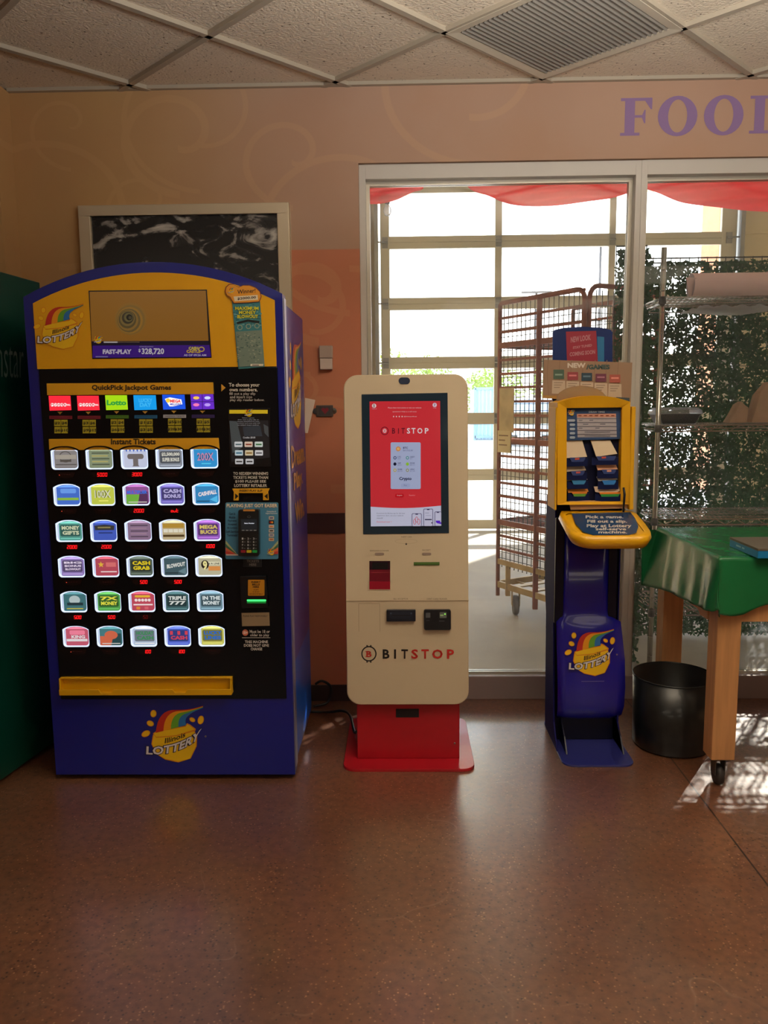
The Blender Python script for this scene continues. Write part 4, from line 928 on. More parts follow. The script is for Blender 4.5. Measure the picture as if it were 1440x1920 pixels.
for k, (c1, t1, t2) in enumerate((((40, 60, 120), 'LTC', '$65'), ((60, 150, 150), 'USDT', '$1'), ((24, 30, 60), 'XRP', '$0.6'), ((150, 206, 60), 'DOGE', '$0.11'), ((196, 180, 60), 'SHIB', '$0.01'), ((150, 150, 90), 'USDC', '$1.00'))):
    x, y = 740.5+23.4*(k % 2), 858.6+11.6*(k//2); d.ell(x, y, 2.9, 3.1, c1, n=14); (d.ell(x, y, 1.6, 1.8, (190, 200, 226), n=10) if k in (0, 4, 5, 1) else None)
    d.text(t1, x+5, y-3, x+5+2.1*len(t1), y-.4, (80, 84, 120), .02); d.text(t2, x+5, y+.8, x+5+1.8*len(t2), y+3, (120, 124, 160))
d.text('Crypto', 748.7, 894.4, 771.5, 902, (30, 34, 70), .03); d.rr(752, 906.5, 768.5, 914, 2, (166, 180, 222)); d.text('Buy', 757.5, 908.5, 763, 911.8, (110, 114, 150))
d.rr(741, 926, 757, 932.5, 2, (200, 20, 34)); d.text('English', 744.5, 927.8, 754, 930.4, (236, 190, 196)); d.text('Español', 767, 927.6, 778, 930.2, (236, 150, 160))
d.lines(['Download the Bitstop app for the best', 'experience. Earn, use your wallet &', 'rewards!'], 706.5, 961.3, 4.2, 2.8, (96, 96, 120), 1.42, left=True); d.text('Download now >', 706.5, 976.8, 734.5, 979.6, (226, 70, 80))
for a, b, c, top in ((772, 790.5, 986.4, 962.5), (793.7, 811.7, 986.1, 953.8), (814.7, 827, 985.8, 959)):
    d.poly(rr2(a, top, b, c, 2.2), (84, 76, 120)); d.poly(rr2(a+1, top+1, b-1 if b < 827 else b, c, 1.6), (206, 208, 236)); d.rr((a+b)/2-2.5, top+.8, (a+b)/2+2.5, top+2.4, .6, (60, 56, 96))
for x, y, a in ((781, 974, 0), (777.5, 978, .5), (785, 978, -.5)): d.ring(x, y, 2.6, 5.4, .8, (214, 40, 50)); d.lay -= 1
d.lay += 1; d.rect(796.5, 973, 809.5, 975, (50, 44, 84)); d.rect(797, 961, 804, 962.5, (170, 174, 206)); d.rect(798, 966, 808, 967, (170, 174, 206)); d.ell(809.5, 980.2, 1.3, 1.3, (60, 50, 90), n=8)
d.poly([(817, 976), (825, 976), (825, 979), (827, 979), (827, 982.5), (820, 981), (817, 979)], (96, 40, 220))
lab(d.build('screen_image', ks), 'red touch screen picture with white price card')
cg = M('camera_tint', (54, 64, 86), .15)
kplate(rr2(747.3, 707.8, 768.8, 720.3, 6.2), 'camera_window', cg, ki, KU, .001, .004)
d = D(KU, rough=.5); tx = (110, 92, 76)
d.text('INSERT CARD', 752.5, 1005.3, 772.5, 1008, tx); d.ell(761.7, 1020, 1.7, 1.8, (20, 18, 20)); d.ring(761.5, 1015, 21, 4.6, .3, (150, 130, 104))
d.text('BARCODE SCANNER', 694, 1031.2, 729.2, 1033.8, tx); d.text('RECEIPT', 792, 1030.2, 807.5, 1032.8, tx)
for x in (703, 791.2): d.rr(x, 1036.4, x+17.2, 1041.2, 2.2, (146, 128, 116))
d.text('BILL ACCEPTOR', 738, 1121.5, 765, 1124.2, tx); d.text('DEBIT CARD READER', 800.5, 1121.5, 838.5, 1124.2, tx)
d.build('caption_print', kc)
# recessed scanner, receipt slot
g = G(); fn, n_ = KU
def recess(px, depth, fr, mats, name, parent, flt=1.0):
    x0, y0, x1, y1 = px; fn, nn = fr; g = G()
    o_ = [fn(x0, y0), fn(x1, y0), fn(x1, y1), fn(x0, y1)]; c = sum(o_, Vector())/4; off = nn*.0012
    rim = [c+(p-c)*1.04+off for p in o_]
    g.add([p+off for p in o_]+rim, [(k, (k+1) % 4, 4+(k+1) % 4, 4+k) for k in range(4)], 0)
    g.add([p+off for p in o_], [(0, 1, 2, 3)], 1)
    return g.build(name, mats, parent, weld=False)
sn = recess((692.5, 1051.7, 731.7, 1105), .03, KU, [M('kiosk_rim', (206, 190, 160), .5), M('scanner_maroon', (110, 14, 36), .3)], 'barcode_scanner', ki)
d = D((lambda x, y: KU[0](x, y)+KU[1]*.0014, KU[1]), rough=.25); d.rect(692.5, 1051.7, 731.7, 1068, (44, 14, 30)); d.rr(698, 1054.5, 727.5, 1067, 1.5, (14, 18, 26)); d.rect(692.5, 1090, 731.7, 1105, (150, 22, 44)); d.rect(696, 1073, 729, 1073.8, (150, 60, 70)); d.build('scanner_window', sn)
kplate([(775.7, 1054), (824, 1053.8), (824, 1059.8), (775.7, 1060)], 'receipt_slot', M('slot_dark_green', (60, 84, 34), .4), ki, KU, .002, .004)
kplate([(776.5, 1055.3), (823.5, 1055.1), (823.5, 1056.6), (776.5, 1056.8)], 'slot_light', M('slot_glow', (110, 150, 60), .4, emit=.25), ki, KU, .0025, .002)
ba = kplate([(725, 1142.5), (779.3, 1142.2), (779.3, 1163.6), (725, 1164)], 'bill_acceptor', M('acceptor_navy', (22, 28, 42), .35), ki, KL, .012, .014, .002)
d = D((lambda x, y: KL[0](x, y)+KL[1]*.0122, KL[1])); d.rr(731, 1145.5, 773.5, 1159, 3, (30, 38, 54)); d.rect(735, 1151.5, 769, 1153, (8, 10, 16)); [d.ell(x, 1148.5, 1.6, 1.6, (70, 84, 104)) for x in (733, 771)]; d.build('acceptor_slot', ba)
cdr = kplate(rr2(795, 1142, 845, 1179.5, 3.5), 'card_reader', M('reader_black', (24, 28, 34), .4), ki, KL, .014, .016, .003)
d = D((lambda x, y: KL[0](x, y)+KL[1]*.0142, KL[1])); d.rect(798, 1147, 806.5, 1156.5, (90, 92, 96)); d.rr(824, 1146, 837, 1157, 1, (104, 112, 110)); d.ell(834, 1149.5, 1.6, 1.4, (140, 230, 90), 1); d.rect(825, 1150.5, 831, 1153, (160, 200, 140)); d.rect(823, 1162, 833, 1162.8, (110, 114, 118)); d.rect(799, 1161, 805, 1162, (80, 84, 90)); d.build('reader_face', cdr)
d = D(KL, rough=.5); k1, r1 = (28, 22, 24), (190, 40, 34)
d.ring(691.7, 1225.8, 14.4, 14.6, 2.4, k1, n=36)
for x in (688.3, 695.2):
    d.rect(x-1.3, 1209.5, x+1.3, 1213, k1); d.rect(x-1.3, 1238.6, x+1.3, 1242.5, k1)
d.text('B', 686.8, 1220.5, 696.6, 1232, r1, .03); d.rect(685, 1221, 688, 1222.3, r1); d.rect(685, 1230.3, 688, 1231.6, r1)
for k, (s_, a, b) in enumerate((('B', 717.5, 730.3), ('I', 738.8, 742.6), ('T', 752.4, 765), ('S', 771, 783.8), ('T', 790, 804), ('O', 810.3, 830), ('P', 838, 851.3))): d.text(s_, a, 1217.3, b, 1235, k1 if k < 3 else r1, .028)
d.line([(672.5, 1131.5), (712, 1131.3)], .5, (140, 120, 96)); d.line([(672.5, 1131.5), (673, 1184)], .5, (140, 120, 96)); d.line([(712, 1131.3), (712.5, 1184)], .5, (140, 120, 96))
lab(d.build('logo', kc), 'black and red BITSTOP lettering with coin emblem')
pd_ = G().box(-.178, .218, 2.955, 3.26, .012, .62).build('pedestal', KR, ki, bevel=.003)
fp = plane((0, 2.9545, 0), (0, -1, 0)); G().prism([fp[0](*p)+fp[1]*.002 for p in ((742.5, 1329), (785.5, 1328.8), (785.5, 1344.5), (742.5, 1344.8))], (0, .004, 0)).build('vent_slot', M('slot_black', (16, 14, 20), .5), pd_)
bp_ = [(x, y) for x, y in rr2(-.230, 2.866, .272, 3.37, .05, 6)]
G().prism([(x, y, 0) for x, y in bp_], (0, 0, .012)).build('base_plate', KR, ki, bevel=.003)
G().lathe([(0, 0), (.004, 0), (.004, .002), (0, .002)], (.199, 2.9525, .075), 10, axis='y').build('screw', M('screw_metal', (160, 150, 150), .3, metal=.9), pd_)
# ================================================================== PLAY SLIP STAND
sb = M('stand_blue', (30, 26, 150), .22, coat=.4); sk = M('stand_black', (8, 11, 34), .35, spec=.35); sy = M('stand_yellow', (224, 168, 30), .5, spec=.25)
st = thing('play_slip_stand', (.747, 3.1, 0), 'blue floor stand for lottery play slips with a yellow pocket housing and writing shelf', 'display stand')
G().prism([(x, y, 0) for x, y in rr2(.610, 2.905, .886, 3.36, .045, 6)], (0, 0, .008)).build('base_plate', M('stand_base_blue', (44, 48, 120), .3, coat=.4), st, bevel=.002)
rows = [(.87, .641, .817, 3.125), (.60, .641, .817, 3.125), (.56, .640, .818, 3.123), (.53, .632, .832, 3.12), (.512, .614, .868, 3.116), (.46, .614, .874, 3.108), (.36, .616, .884, 3.096), (.25, .619, .887, 3.09), (.17, .621, .886, 3.094), (.13, .622, .880, 3.106), (.108, .624, .872, 3.13), (.096, .63, .866, 3.17), (.094, .64, .86, 3.21)]
g = G(); nx = 8; vs = []
for z, a, b, y in rows:
    for k in range(nx+1): u = k/nx; vs.append((a+(b-a)*u, y-.012*math.sin(math.pi*u)*(1 if z < .52 else .2), z))
g.add(vs, [(j*(nx+1)+i, j*(nx+1)+i+1, (j+1)*(nx+1)+i+1, (j+1)*(nx+1)+i) for j in range(len(rows)-1) for i in range(nx)], 0, True)
fp_ = g.build('front_panel', sb, st, solid=.004)
g = G()
for a, b in ((.606, .641), (.817, .851)): g.box(a, b, 3.118, 3.135, .505, .93)
g.build('side_channel', sk, st, bevel=.003)
G().box(.612, .858, 3.14, 3.26, .008, 1.0).build('column', sk, st, bevel=.004)
sp_ = [(3.14, 1.0), (3.14, .50), (3.10, .10), (3.02, .012), (3.28, .012), (3.30, .5), (3.34, .62), (3.33, 1.0)]
for x in (.606, .862): G().prism([(x, y, z) for y, z in sp_], (.006, 0, 0)).build('side_panel', M('side_blue', (20, 18, 84), .65, spec=.1), st, bevel=.001)
for x in (.640, .862): G().prism([(x, y, z) for y, z in ((3.0, .008), (3.2, .008), (3.2, .125), (3.16, .125), (3.05, .06))], (.005, 0, 0)).build('gusset', sk, st)
d = D(plane((0, 3.088, 0), (0, -1, 0)), gap=.00008); d.fn0 = d.fn
base_fn = d.fn
d.fn = lambda x, y: (lambda p: Vector((p.x, (3.105 if p.z > .44 else 3.098 if p.z > .33 else 3.09)-.0155, p.z)))(base_fn(x, y))
d.fn = lambda x, y: Vector((base_fn(x, y).x, 3.0775+max(0, base_fn(x, y).z-.36)*.125, base_fn(x, y).z))
logo(d, 1107.7, 1222.6, 98); lab(d.build('logo', fp_), 'rainbow and pot of gold lottery logo on the stand')
d = D(plane((0, 3.074, 0), (0, -1, 0))); d.line([(1090, 1277.5), (1133, 1277.2)], .8, (120, 120, 190)); d.build('seam', fp_)
# yellow housing: frame ring with curved top, deep sides
hx0, hx1 = .590, .862
ho = [(x, z) for x, z in arch(hx0, hx1, 1.378, 1.402, 12, z0=.99)]; ho[-1] = (hx0+.006, .99); ho[0] = (hx1+.012, .99)
hi_ = [(.839, 1.0)]+[(.835-.208*k/12, 1.357) for k in range(13)]+[(.634, 1.0)]
g = G(); N = len(ho); yf = 3.05
ro, ri = V3(ho, yf), V3(hi_, yf+.012); rb = V3(hi_, yf+.06); rbk = V3(ho, yf+.19)
for a, b in ((rbk, ro), (ro, ri), (ri, rb)): g.add(a+b, [(k, (k+1) % N, N+(k+1) % N, N+k) for k in range(N)])
g.poly3(rbk); g.build('housing', sy, st, bevel=.004)
for x0, x1 in ((.572, .592), (.868, .884)): G().loft([[(x0+(.012 if x0 < .7 else 0), y, z), (x1, y, z)] + [(x1, y+.15, z), (x0+(.012 if x0 < .7 else 0), y+.15, z)] for y, z in ((3.05, 1.36), (3.05, 1.10), (3.045, 1.04), (3.04, .97))]).build('side_wing', sy, st, bevel=.004)
G().box(.634, .838, yf+.05, yf+.058, .985, 1.36).build('pocket_back', M('pocket_navy', (6, 14, 50), .5, spec=.3), st)
HP = plane((0, yf+.03, 0), (0, -1, 0))
ic_ = G().prism([HP[0](*p) for p in ((1056, 765.5), (1164, 763), (1166, 823), (1058.5, 826))], (0, .004, 0)).build('draw_times_card', INK((44, 74, 120)), st)
d = D(HP, emit=.0); d.lay = 2; d.text('DRAW TIMES', 1104, 770.5, 1134, 774, (176, 190, 210), .04); d.poly([(1081.5, 776), (1155, 775.5), (1156.5, 819.5), (1083, 820)], (172, 168, 176)); d.poly([(1081.5, 776), (1155, 775.5), (1155, 782.5), (1081.7, 783)], (206, 150, 130))
for k in range(5): d.rect(1082, 784.5+k*7.3, 1156, 785.5+k*7.3, (70, 70, 90)); d.rect((1085, 1093, 1085, 1096, 1096)[k], 787.5+k*7.3, (1092, 1103, 1092, 1144, 1144)[k], 788.8+k*7.3, (96, 100, 116)); (d.rect((1105, 1125, 1116, 1100, 1100)[k], 787.3+k*7.3, (1112, 1135, 1124, 1101, 1101)[k], 788.6+k*7.3, (96, 100, 116)))
for k in range(7): d.rect(1084+k*10.3, 778.4, 1090+k*10.3, 780.2, (150, 70, 50)); d.lay -= 1
d.lay += 1
for k in range(5): d.rr(1068-(4 if k == 0 else 0), 786+k*8, 1078, 790.5+k*8, 2, (160, 176, 196))
logo(d, 1071, 773.5, 13); d.build('card_print', ic_)
# pockets and the slips standing in them
pk = M('pocket_plastic', (10, 24, 70), .4, spec=.3)
SLIPS = [(((1060, 826), (1094, 826), (1101, 856.5), (1061.5, 859)), (196, 176, 150), 'tan play slips at the top left of the stand pockets', (206, 90, 70)),
 (((1110, 826), (1147, 826), (1158, 851), (1118, 856.5)), (200, 180, 150), 'tan play slips at the top right of the stand pockets', (206, 90, 70)),
 (((1062, 876), (1098, 875), (1099.5, 882), (1063, 884.5)), (170, 152, 136), 'play slips in the left pocket second from the top', (196, 90, 80)),
 (((1120, 873), (1158, 872), (1158.5, 880), (1121, 881.5)), (206, 150, 120), 'orange tinted play slips in the right pocket second from the top', (220, 150, 120)),
 (((1063.5, 895.5), (1101, 894), (1102, 899.5), (1064, 901.5)), (206, 196, 190), 'blue and white play slips in the left pocket third from the top', (60, 140, 196)),
 (((1121, 895), (1158, 893.5), (1158.5, 899.5), (1122, 902)), (206, 200, 196), 'blue and white play slips in the right pocket third from the top', (50, 130, 206)),
 (((1064.5, 916), (1103, 915), (1104, 922), (1065.5, 924)), (214, 140, 60), 'orange and green play slips in the lowest left pocket', (100, 160, 60)),
 (((1116, 913.5), (1163, 912), (1166, 919), (1155, 924), (1128, 924.5), (1117, 922.5)), (226, 200, 176), 'play slips with orange and green stripes sticking out of the lowest right pocket', (46, 150, 70))]
for k, (pts, c, lb_, c2) in enumerate(SLIPS):
    yy = yf+.016; fr = plane((0, yy, 0), (0, -1, 0))
    xs = [p[0] for p in pts]; ys = [p[1] for p in pts]; x0, x1, yb = min(xs)+1, max(xs)-1, max(ys)
    g = G(); base = [fr[0](*p) for p in pts]
    # slips lean: top edge further back than the bottom edge
    zz = [p.z for p in base]; zt_, zb2 = max(zz), min(zz)
    ln = [Vector((p.x, yy+.022*(p.z-zb2)/max(.001, zt_-zb2), p.z)) for p in base]
    g.prism(ln, (0, .006, 0), 0)
    f2 = [fr[0](*p)+Vector((0, -.001, 0)) for p in ((x0+7, yb-1), (x1-2, yb-1.5), (x1-5, yb+6.5), (x0+11, yb+7))]
    g.prism(f2, (0, .003, 0), 1)
    if k > 5: g.prism([fr[0](*p)+Vector((0, -.0016, 0)) for p in ((x0+6, yb-1.5), (x1-2, yb-2), (x1-3, yb+1.5), (x0+8, yb+2))], (0, .001, 0), 2)
    if k < 4: g.prism([fr[0](*p)+Vector((0, -.0016, 0)) for p in ((x0+17, yb), (x0+25, yb-.5), (x0+25, yb+2.8), (x0+17, yb+3.2))], (0, .001, 0), 2)
    tag(g.build('play_slips', [INK(c), INK(c2 if k > 3 else (50, 70, 130)), INK((226, 130, 40) if k > 5 else c2)], weld=False), lb_, 'play slips', 'play slips in the stand pockets')
    g = G(); fp2 = plane((0, yy-.004, 0), (0, -1, 0))[0]
    pp = [(x0-1, yb+1), (x0+5, yb+1.5), (x0+10, yb+7), (x1-6, yb+7), (x1-2, yb+1), (x1+2, yb+.5), (x1+2, yb+15), (x0-1, yb+15.5)]
    g.prism([fp2(*p) for p in pp], (0, .002, 0)).build('pocket', pk, st)
d = D(plane((0, yf+.012, 0), (0, -1, 0))); d.poly([(1066, 940), (1106, 938), (1176, 944), (1177, 953), (1070, 956)], (190, 150, 110)); d.build('lowest_slip_bed', st)
g = G().tube([HP[0](1164, 912)-Vector((0, .04, 0)), HP[0](1165, 925)-Vector((0, .045, 0)), HP[0](1162, 957)-Vector((0, .05, 0))], [.004, .005, .0035], 8)
tag(g.build('pen', M('pen_black', (16, 18, 30), .3)), 'black pen on its cord hanging at the right of the slip pockets', 'pen')
# writing shelf
TP = Vector((0, 2.8, .905)); nT = Vector((0, -.06, .27)).normalized()
def shelf_outline(ins=0):
    a, b = .603+ins, .893-ins; pts = [(a+.012, 3.065-ins), (b-.012, 3.065-ins), (b, 3.03), (b+.002 if not ins else b, 2.93)]
    for k in range(7): t = math.radians(0-90*k/6); pts.append((b-.055+.055*math.cos(t), 2.865+(.06-ins)*math.sin(t)))
    for k in range(7): t = math.radians(-90-90*k/6); pts.append((a+.075+.075*math.cos(t), 2.885+(.08-ins)*math.sin(t)))
    return pts+[(a, 3.03)]
zsh = lambda y: .905+(y-2.8)*.06/.27
o0 = shelf_outline(); g = G(); N = len(o0)
rT = [Vector((x, y, zsh(y))) for x, y in o0]; cc = sum(rT, Vector())/N
rI = [Vector((x, y, zsh(y)-.001)) for x, y in shelf_outline(.022)]; rO = [p+(p-cc)*.0+Vector((0, 0, -.012)) for p in rT]
rM = [cc+(p-cc)*1.03+Vector((0, 0, -.018)) for p in rT]; rB = [cc+(p-cc)*.93+Vector((0, 0, -.045)) for p in rT]
for a, b in ((rI, rT), (rT, rM), (rM, rB)): g.add(a+b, [(k, (k+1) % N, N+(k+1) % N, N+k) for k in range(N)], 0, True)
g.poly3(rB); g.poly3([p-Vector((0, 0, .004)) for p in rI]); sh = g.build('writing_shelf', M('shelf_yellow', (230, 172, 16), .32, coat=.2), st)
TPf = plane(TP+Vector((0, 0, .0005)), nT)
d = D(TPf, rough=.25); d.poly([(1072, 962.5), (1182, 960.5), (1191, 972), (1197, 987), (1193, 999), (1180, 1003), (1112, 1003.5), (1093, 997), (1079, 982)], (20, 60, 104))
wt_ = (206, 206, 200)
for s_, b_ in (('Pick a game.', (1098, 966.5, 1169, 973.5)), ('Fill out a slip.', (1101, 974.8, 1176, 981.8)), ('Play at Lottery', (1100, 983, 1184, 990.5)), ('self-serve', (1117, 989.5, 1174, 994.6)), ('machine.', (1122, 995.5, 1176, 1000.5))): d.text(s_, *b_, wt_, .03)
lab(d.build('shelf_print', sh), 'dark blue shelf inlay with white instructions')
# cards on top of the stand, each its own thing
BP = plane((0, 3.20, 0), (0, -1, 0))
ah = thing('header_card', BP[0](1094, 678), 'dark blue arched card behind the new games sign with a red coming soon notice', 'sign')
top_ = [(1150.5, 680), (1038, 680), (1038, 622), (1042, 617.5), (1060, 613.5), (1095, 611.5), (1130, 613.5), (1147, 617.5), (1151, 622)]
G().prism([BP[0](*p)+Vector((0, .02, 0)) for p in [(1150.5, 757), (1038, 757)]+top_[2:]], (0, .004, 0)).build('card', M('header_blue', (12, 44, 110), .4, trans=.15), ah)
d = D((lambda x, y: BP[0](x, y)+Vector((0, .019, 0)), Vector((0, -1, 0))))
d.poly([(1063, 621), (1120, 619.5), (1123, 679), (1065, 679)], (150, 36, 60)); d.poly([(1122, 630), (1135, 631), (1135, 679), (1123, 679)], (30, 110, 160))
for s_, a, b, c, e_ in (('NEW LOOK', 1072, 1110, 642, 11), ('STAY TUNED', 1076, 1112, 654, 5), ('COMING SOON', 1070, 1118, 668, 8)): d.text(s_, 0, 0, 0, 0, (176, 120, 130), .04, warp=lambda u, v, a=a, b=b, c=c, e_=e_: (a+(b-a)*u, c-5*u-v*e_))
d.build('card_print', ah)
ng = thing('new_games_sign', BP[0](1100, 755), 'wood grain card reading NEW GAMES standing on top of the yellow housing', 'sign')
G().prism([BP[0](*p) for p in ((1020, 674.4), (1185.6, 679.8), (1182.5, 754), (1017, 746.7))], (0, .004, 0)).build('card', M('sign_taupe', (150, 122, 100), .5), ng)
d = D((lambda x, y: BP[0](x, y)-Vector((0, .0005, 0)), Vector((0, -1, 0))))
for k in range(7): x = 1028+k*22; d.line([(x, 675), (x-2, 700), (x+1, 748)], 1.2, (136, 108, 88)); d.lay -= 1
d.lay += 1; d.poly([(1017, 741), (1182, 748), (1182.5, 754), (1017, 746.7)], (170, 130, 70))
d.text('NEW', 1064, 680.5, 1098, 689.8, (206, 196, 186), .05); d.text('/GAMES', 1099, 683.5, 1143, 692.8, (60, 84, 84), .06)
for k, c in enumerate(((70, 96, 84), (150, 66, 74), (40, 66, 84), (110, 56, 80), (166, 86, 76))):
    x = 1035.5+k*26.3; y = 697+k*1.6
    d.rr(x+2, y-1+(0 if k else -3), x+22, y+14, 1, c); d.rect(x+5, y+4, x+19, y+7, tuple(min(255, v+60) for v in c)); d.poly([(x, y+16), (x+24, y+16.8), (x+24.5, y+42), (x-1, y+41)], (186, 170, 152))
    for j in range(3): d.rect(x+3, y+20+j*4.5, x+(20, 17, 14)[j], y+21+j*4.5, (120, 104, 92)); d.lay -= 1
    d.lay += 1
d.poly([(1100, 742), (1143, 744), (1143, 747.5), (1100, 746)], (50, 56, 60)); d.poly([(1155, 744.5), (1180, 746), (1180, 754), (1155, 753)], (60, 72, 80)); d.build('card_print', ng)
dp = plane((0, 3.13, 0), (0, -1, 0))[0]
dm_ = [(1043, 752)]+[(1090-47*math.cos(math.pi*k/12), 748-25*math.sin(math.pi*k/12)) for k in range(1, 12)]+[(1138, 752)]
m_ = glass_mat('tinted_dome', (240, 224, 190), milky=.35, rough=.3)
G().prism([dp(*p) for p in dm_], (0, .003, 0)).build('pale_arc', m_, st)  # pale translucent half ellipse in front of the sign
# ================================================================== WORK TABLE with green plastic cloth
wood = M('pine_wood', (196, 142, 92), .6, var=.14, vscale=5, bump=.05)
mw = MC['pine_wood']; n = mw.node_tree.nodes; l = mw.node_tree.links
mp = n.new('ShaderNodeMapping'); mp.inputs['Scale'].default_value = (9, 9, .8)
for nd in n:
    if nd.type == 'TEX_NOISE' and nd.inputs['Scale'].default_value == 5:
        t = n.new('ShaderNodeTexCoord'); l.new(t.outputs['Object'], mp.inputs[0]); l.new(mp.outputs[0], nd.inputs[0])
TX0, TX1, TY0, TY1, TZ = 1.092, 2.15, 2.722, 3.395, .845
tb = thing('work_table', ((TX0+TX1)/2, (TY0+TY1)/2, 0), 'pine work table on casters standing in front of the right window', 'table')
G().box(TX0, TX1, TY0, TY1, TZ-.02, TZ-.002).build('tabletop', wood, tb, bevel=.002)
for x in (TX0+.006, TX1-.091):
    for y in (TY0+.01, TY1-.095):
        lg = G().box(x, x+.083, y, y+.083, .108, TZ-.02).build('leg', wood, tb, bevel=.003)
        cx_, cy_ = x+.042, y+.042
        g = G().box(cx_-.03, cx_+.03, cy_-.03, cy_+.03, .102, .108)
        for s_ in (-1, 1): g.hexa([(cx_+s_*.017-.0015, cy_-.02, .04), (cx_+s_*.017+.0015, cy_-.02, .04), (cx_+s_*.017+.0015, cy_+.02, .04), (cx_+s_*.017-.0015, cy_+.02, .04), (cx_+s_*.017-.0015, cy_-.022, .102), (cx_+s_*.017+.0015, cy_-.022, .102), (cx_+s_*.017+.0015, cy_+.022, .102), (cx_+s_*.017-.0015, cy_+.022, .102)])
        g.build('caster_fork', M('caster_metal', (110, 106, 100), .4, metal=.8), lg)
        G().lathe([(0, -.013), (.02, -.013), (.036, -.011), (.038, 0), (.036, .011), (.02, .013), (0, .013)], (cx_, cy_, .038), 22, axis='x').build('caster_wheel', M('caster_rubber', (46, 42, 42), .6), lg)
g = G().box(TX0+.012, TX0+.03, TY0+.094, TY1-.096, .61, TZ-.02); g.build('apron', wood, tb)
G().box(TX0+.09, TX1-.092, TY0+.014, TY0+.032, .615, TZ-.02).build('apron', wood, tb)
G().box(TX0+.09, TX1-.092, TY1-.034, TY1-.016, .615, TZ-.02).build('apron', wood, tb)
G().prism([(TX0+.004, y, z) for y, z in ((TY0+.10, .60), (TY0+.17, .60), (TY0+.33, .70), (TY0+.10, .74))], (.01, 0, 0)).build('corner_brace', wood, tb)
gc = M('green_plastic', (36, 128, 76), .26, trans=.3, coat=.3, bump=.35, bscale=14)
random.seed(11)
def cloth(u, v):
    s = -.235+u*(TX1-TX0+.30); t = -.215+v*(TY1-TY0+.23)
    a = max(0, -s); b = max(0, -t); c = max(0, t-(TY1-TY0))
    hs = (.19+.004*math.sin(t*11)+.055*(t/.65)); a = a/.235*hs
    ht = max(.12, .195-.32*max(0, s-.09)+.006*math.sin(s*31)) if s > 0 else .195; b = b/.215*ht
    x = TX0+max(0, s)-.10*a-.004; y = TY0+max(0, t)-.06*b-.003
    w1 = (math.sin(t*19+math.sin(t*9)*2)*.005+math.sin(t*43)*.002)*min(1, a*6); w2 = (math.sin(s*21+1.2)*.006+math.sin(s*47)*.002)*min(1, b*6)
    hang = max(a, b)+.02*min(a, b)
    x += -w1-.09*max(0, (t-.50))*a/.2*2; y += -w2
    if a > 0 and b > 0: k = min(a, b)/.2; x += .012*k; y -= .035*k
    z = TZ+.001-hang+(.0015*math.sin(s*40+t*23)*(1 if a+b == 0 else 0))
    if c > 0: y = TY1+.004; z = TZ-c*2
    return Vector((x, y, z))
g = G().grid(cloth, 110, 90)
tc_ = g.build('tablecloth', gc, weld=False, solid=.0008); tag(tc_, 'shiny green plastic sheet draped over the pine work table', 'tablecloth')
bx = thing('flat_box', (1.35, 2.8, TZ+.003), 'flat blue cardboard box lying on the green tablecloth', 'box')
G().box(1.205, 1.50, 2.69, 2.925, TZ+.003, .874).build('tray', M('box_blue', (24, 126, 184), .4), bx, bevel=.0015)
G().box(1.204, 1.501, 2.689, 2.926, .874, .882).build('lid', M('box_lid', (96, 88, 78), .5), bx, bevel=.001)
d2 = D(((lambda y, z: Vector((1.2042, 2.925-y, .8735-z))), Vector((-1, 0, 0)))); d2.rect(.06, .008, .10, .014, (150, 196, 220)); d2.rect(.11, .008, .13, .014, (150, 196, 220)); d2.build('small_print', bx)
# ================================================================== BLACK BIN
bn = thing('waste_bin', (1.088, 3.12, 0), 'round black metal waste bin between the slip stand and the table', 'bin')
bk = M('bin_black', (20, 24, 26), .35, coat=.2, var=.3, vscale=30)
G().lathe([(0, .004), (.148, .004), (.152, .012), (.157, .29), (.154, .29), (.149, .016), (0, .012)], (1.088, 3.12, 0), 48).build('body', bk, bn)
t_ = [(1.088+.1565*math.cos(a), 3.12+.1565*math.sin(a), .291) for a in [2*math.pi*k/48 for k in range(48)]]
G().tube(t_, .003, 8, closed=True).build('rim', M('bin_rim', (60, 64, 66), .25, metal=.6), bn)
# ================================================================== BEHIND THE GLASS
# red sheer swags hung outside over the window heads
sheer = M('red_sheer', (250, 84, 84), .6, trans=.9)
def swag(x0, x1, low, seed, lb):
    def fn(u, v):
        x = x0+(x1-x0)*u; sag = math.sin(math.pi*u)**.8
        zb = 2.345-low*sag; zt = 2.40
        f = v*14*(.3+.7*sag)+seed; y = 3.80+.012*math.sin(f+u*3)+.01*sag*v
        return Vector((x, y, zt+(zb-zt)*v+.006*math.sin(u*9+seed)*v))
    o = G().grid(fn, 48, 22).build('red_swag', sheer, weld=False)
    tag(o, lb, 'curtain', 'red swags over the windows'); return o
swag(-.34, .11, .055, 0, 'short red sheer swag at the upper left corner of the left window')
swag(.31, 1.10, .085, 2, 'red sheer swag across the right half of the left window')
swag(1.10, 2.25, .125, 4, 'deep red sheer swag at the top of the right window')
lb_ = thing('light_bulb', (-.055, 3.86, 2.24), 'small clear string light bulb hanging in the upper left of the window', 'light bulb')
G().lathe([(0, 0), (.012, .004), (.019, .02), (.017, .036), (.009, .05), (.009, .056)], (-.055, 3.86, 2.24), 18).build('glass', glass_mat('bulb_glass', milky=.25), lb_)
G().lathe([(.009, .055), (.012, .058), (.012, .085), (.006, .09), (0, .09)], (-.055, 3.86, 2.24), 12).tube([(-.055, 3.86, 2.33), (-.055, 3.86, 2.42)], .003, 6).build('socket', M('socket_dark', (60, 60, 62), .5), lb_)
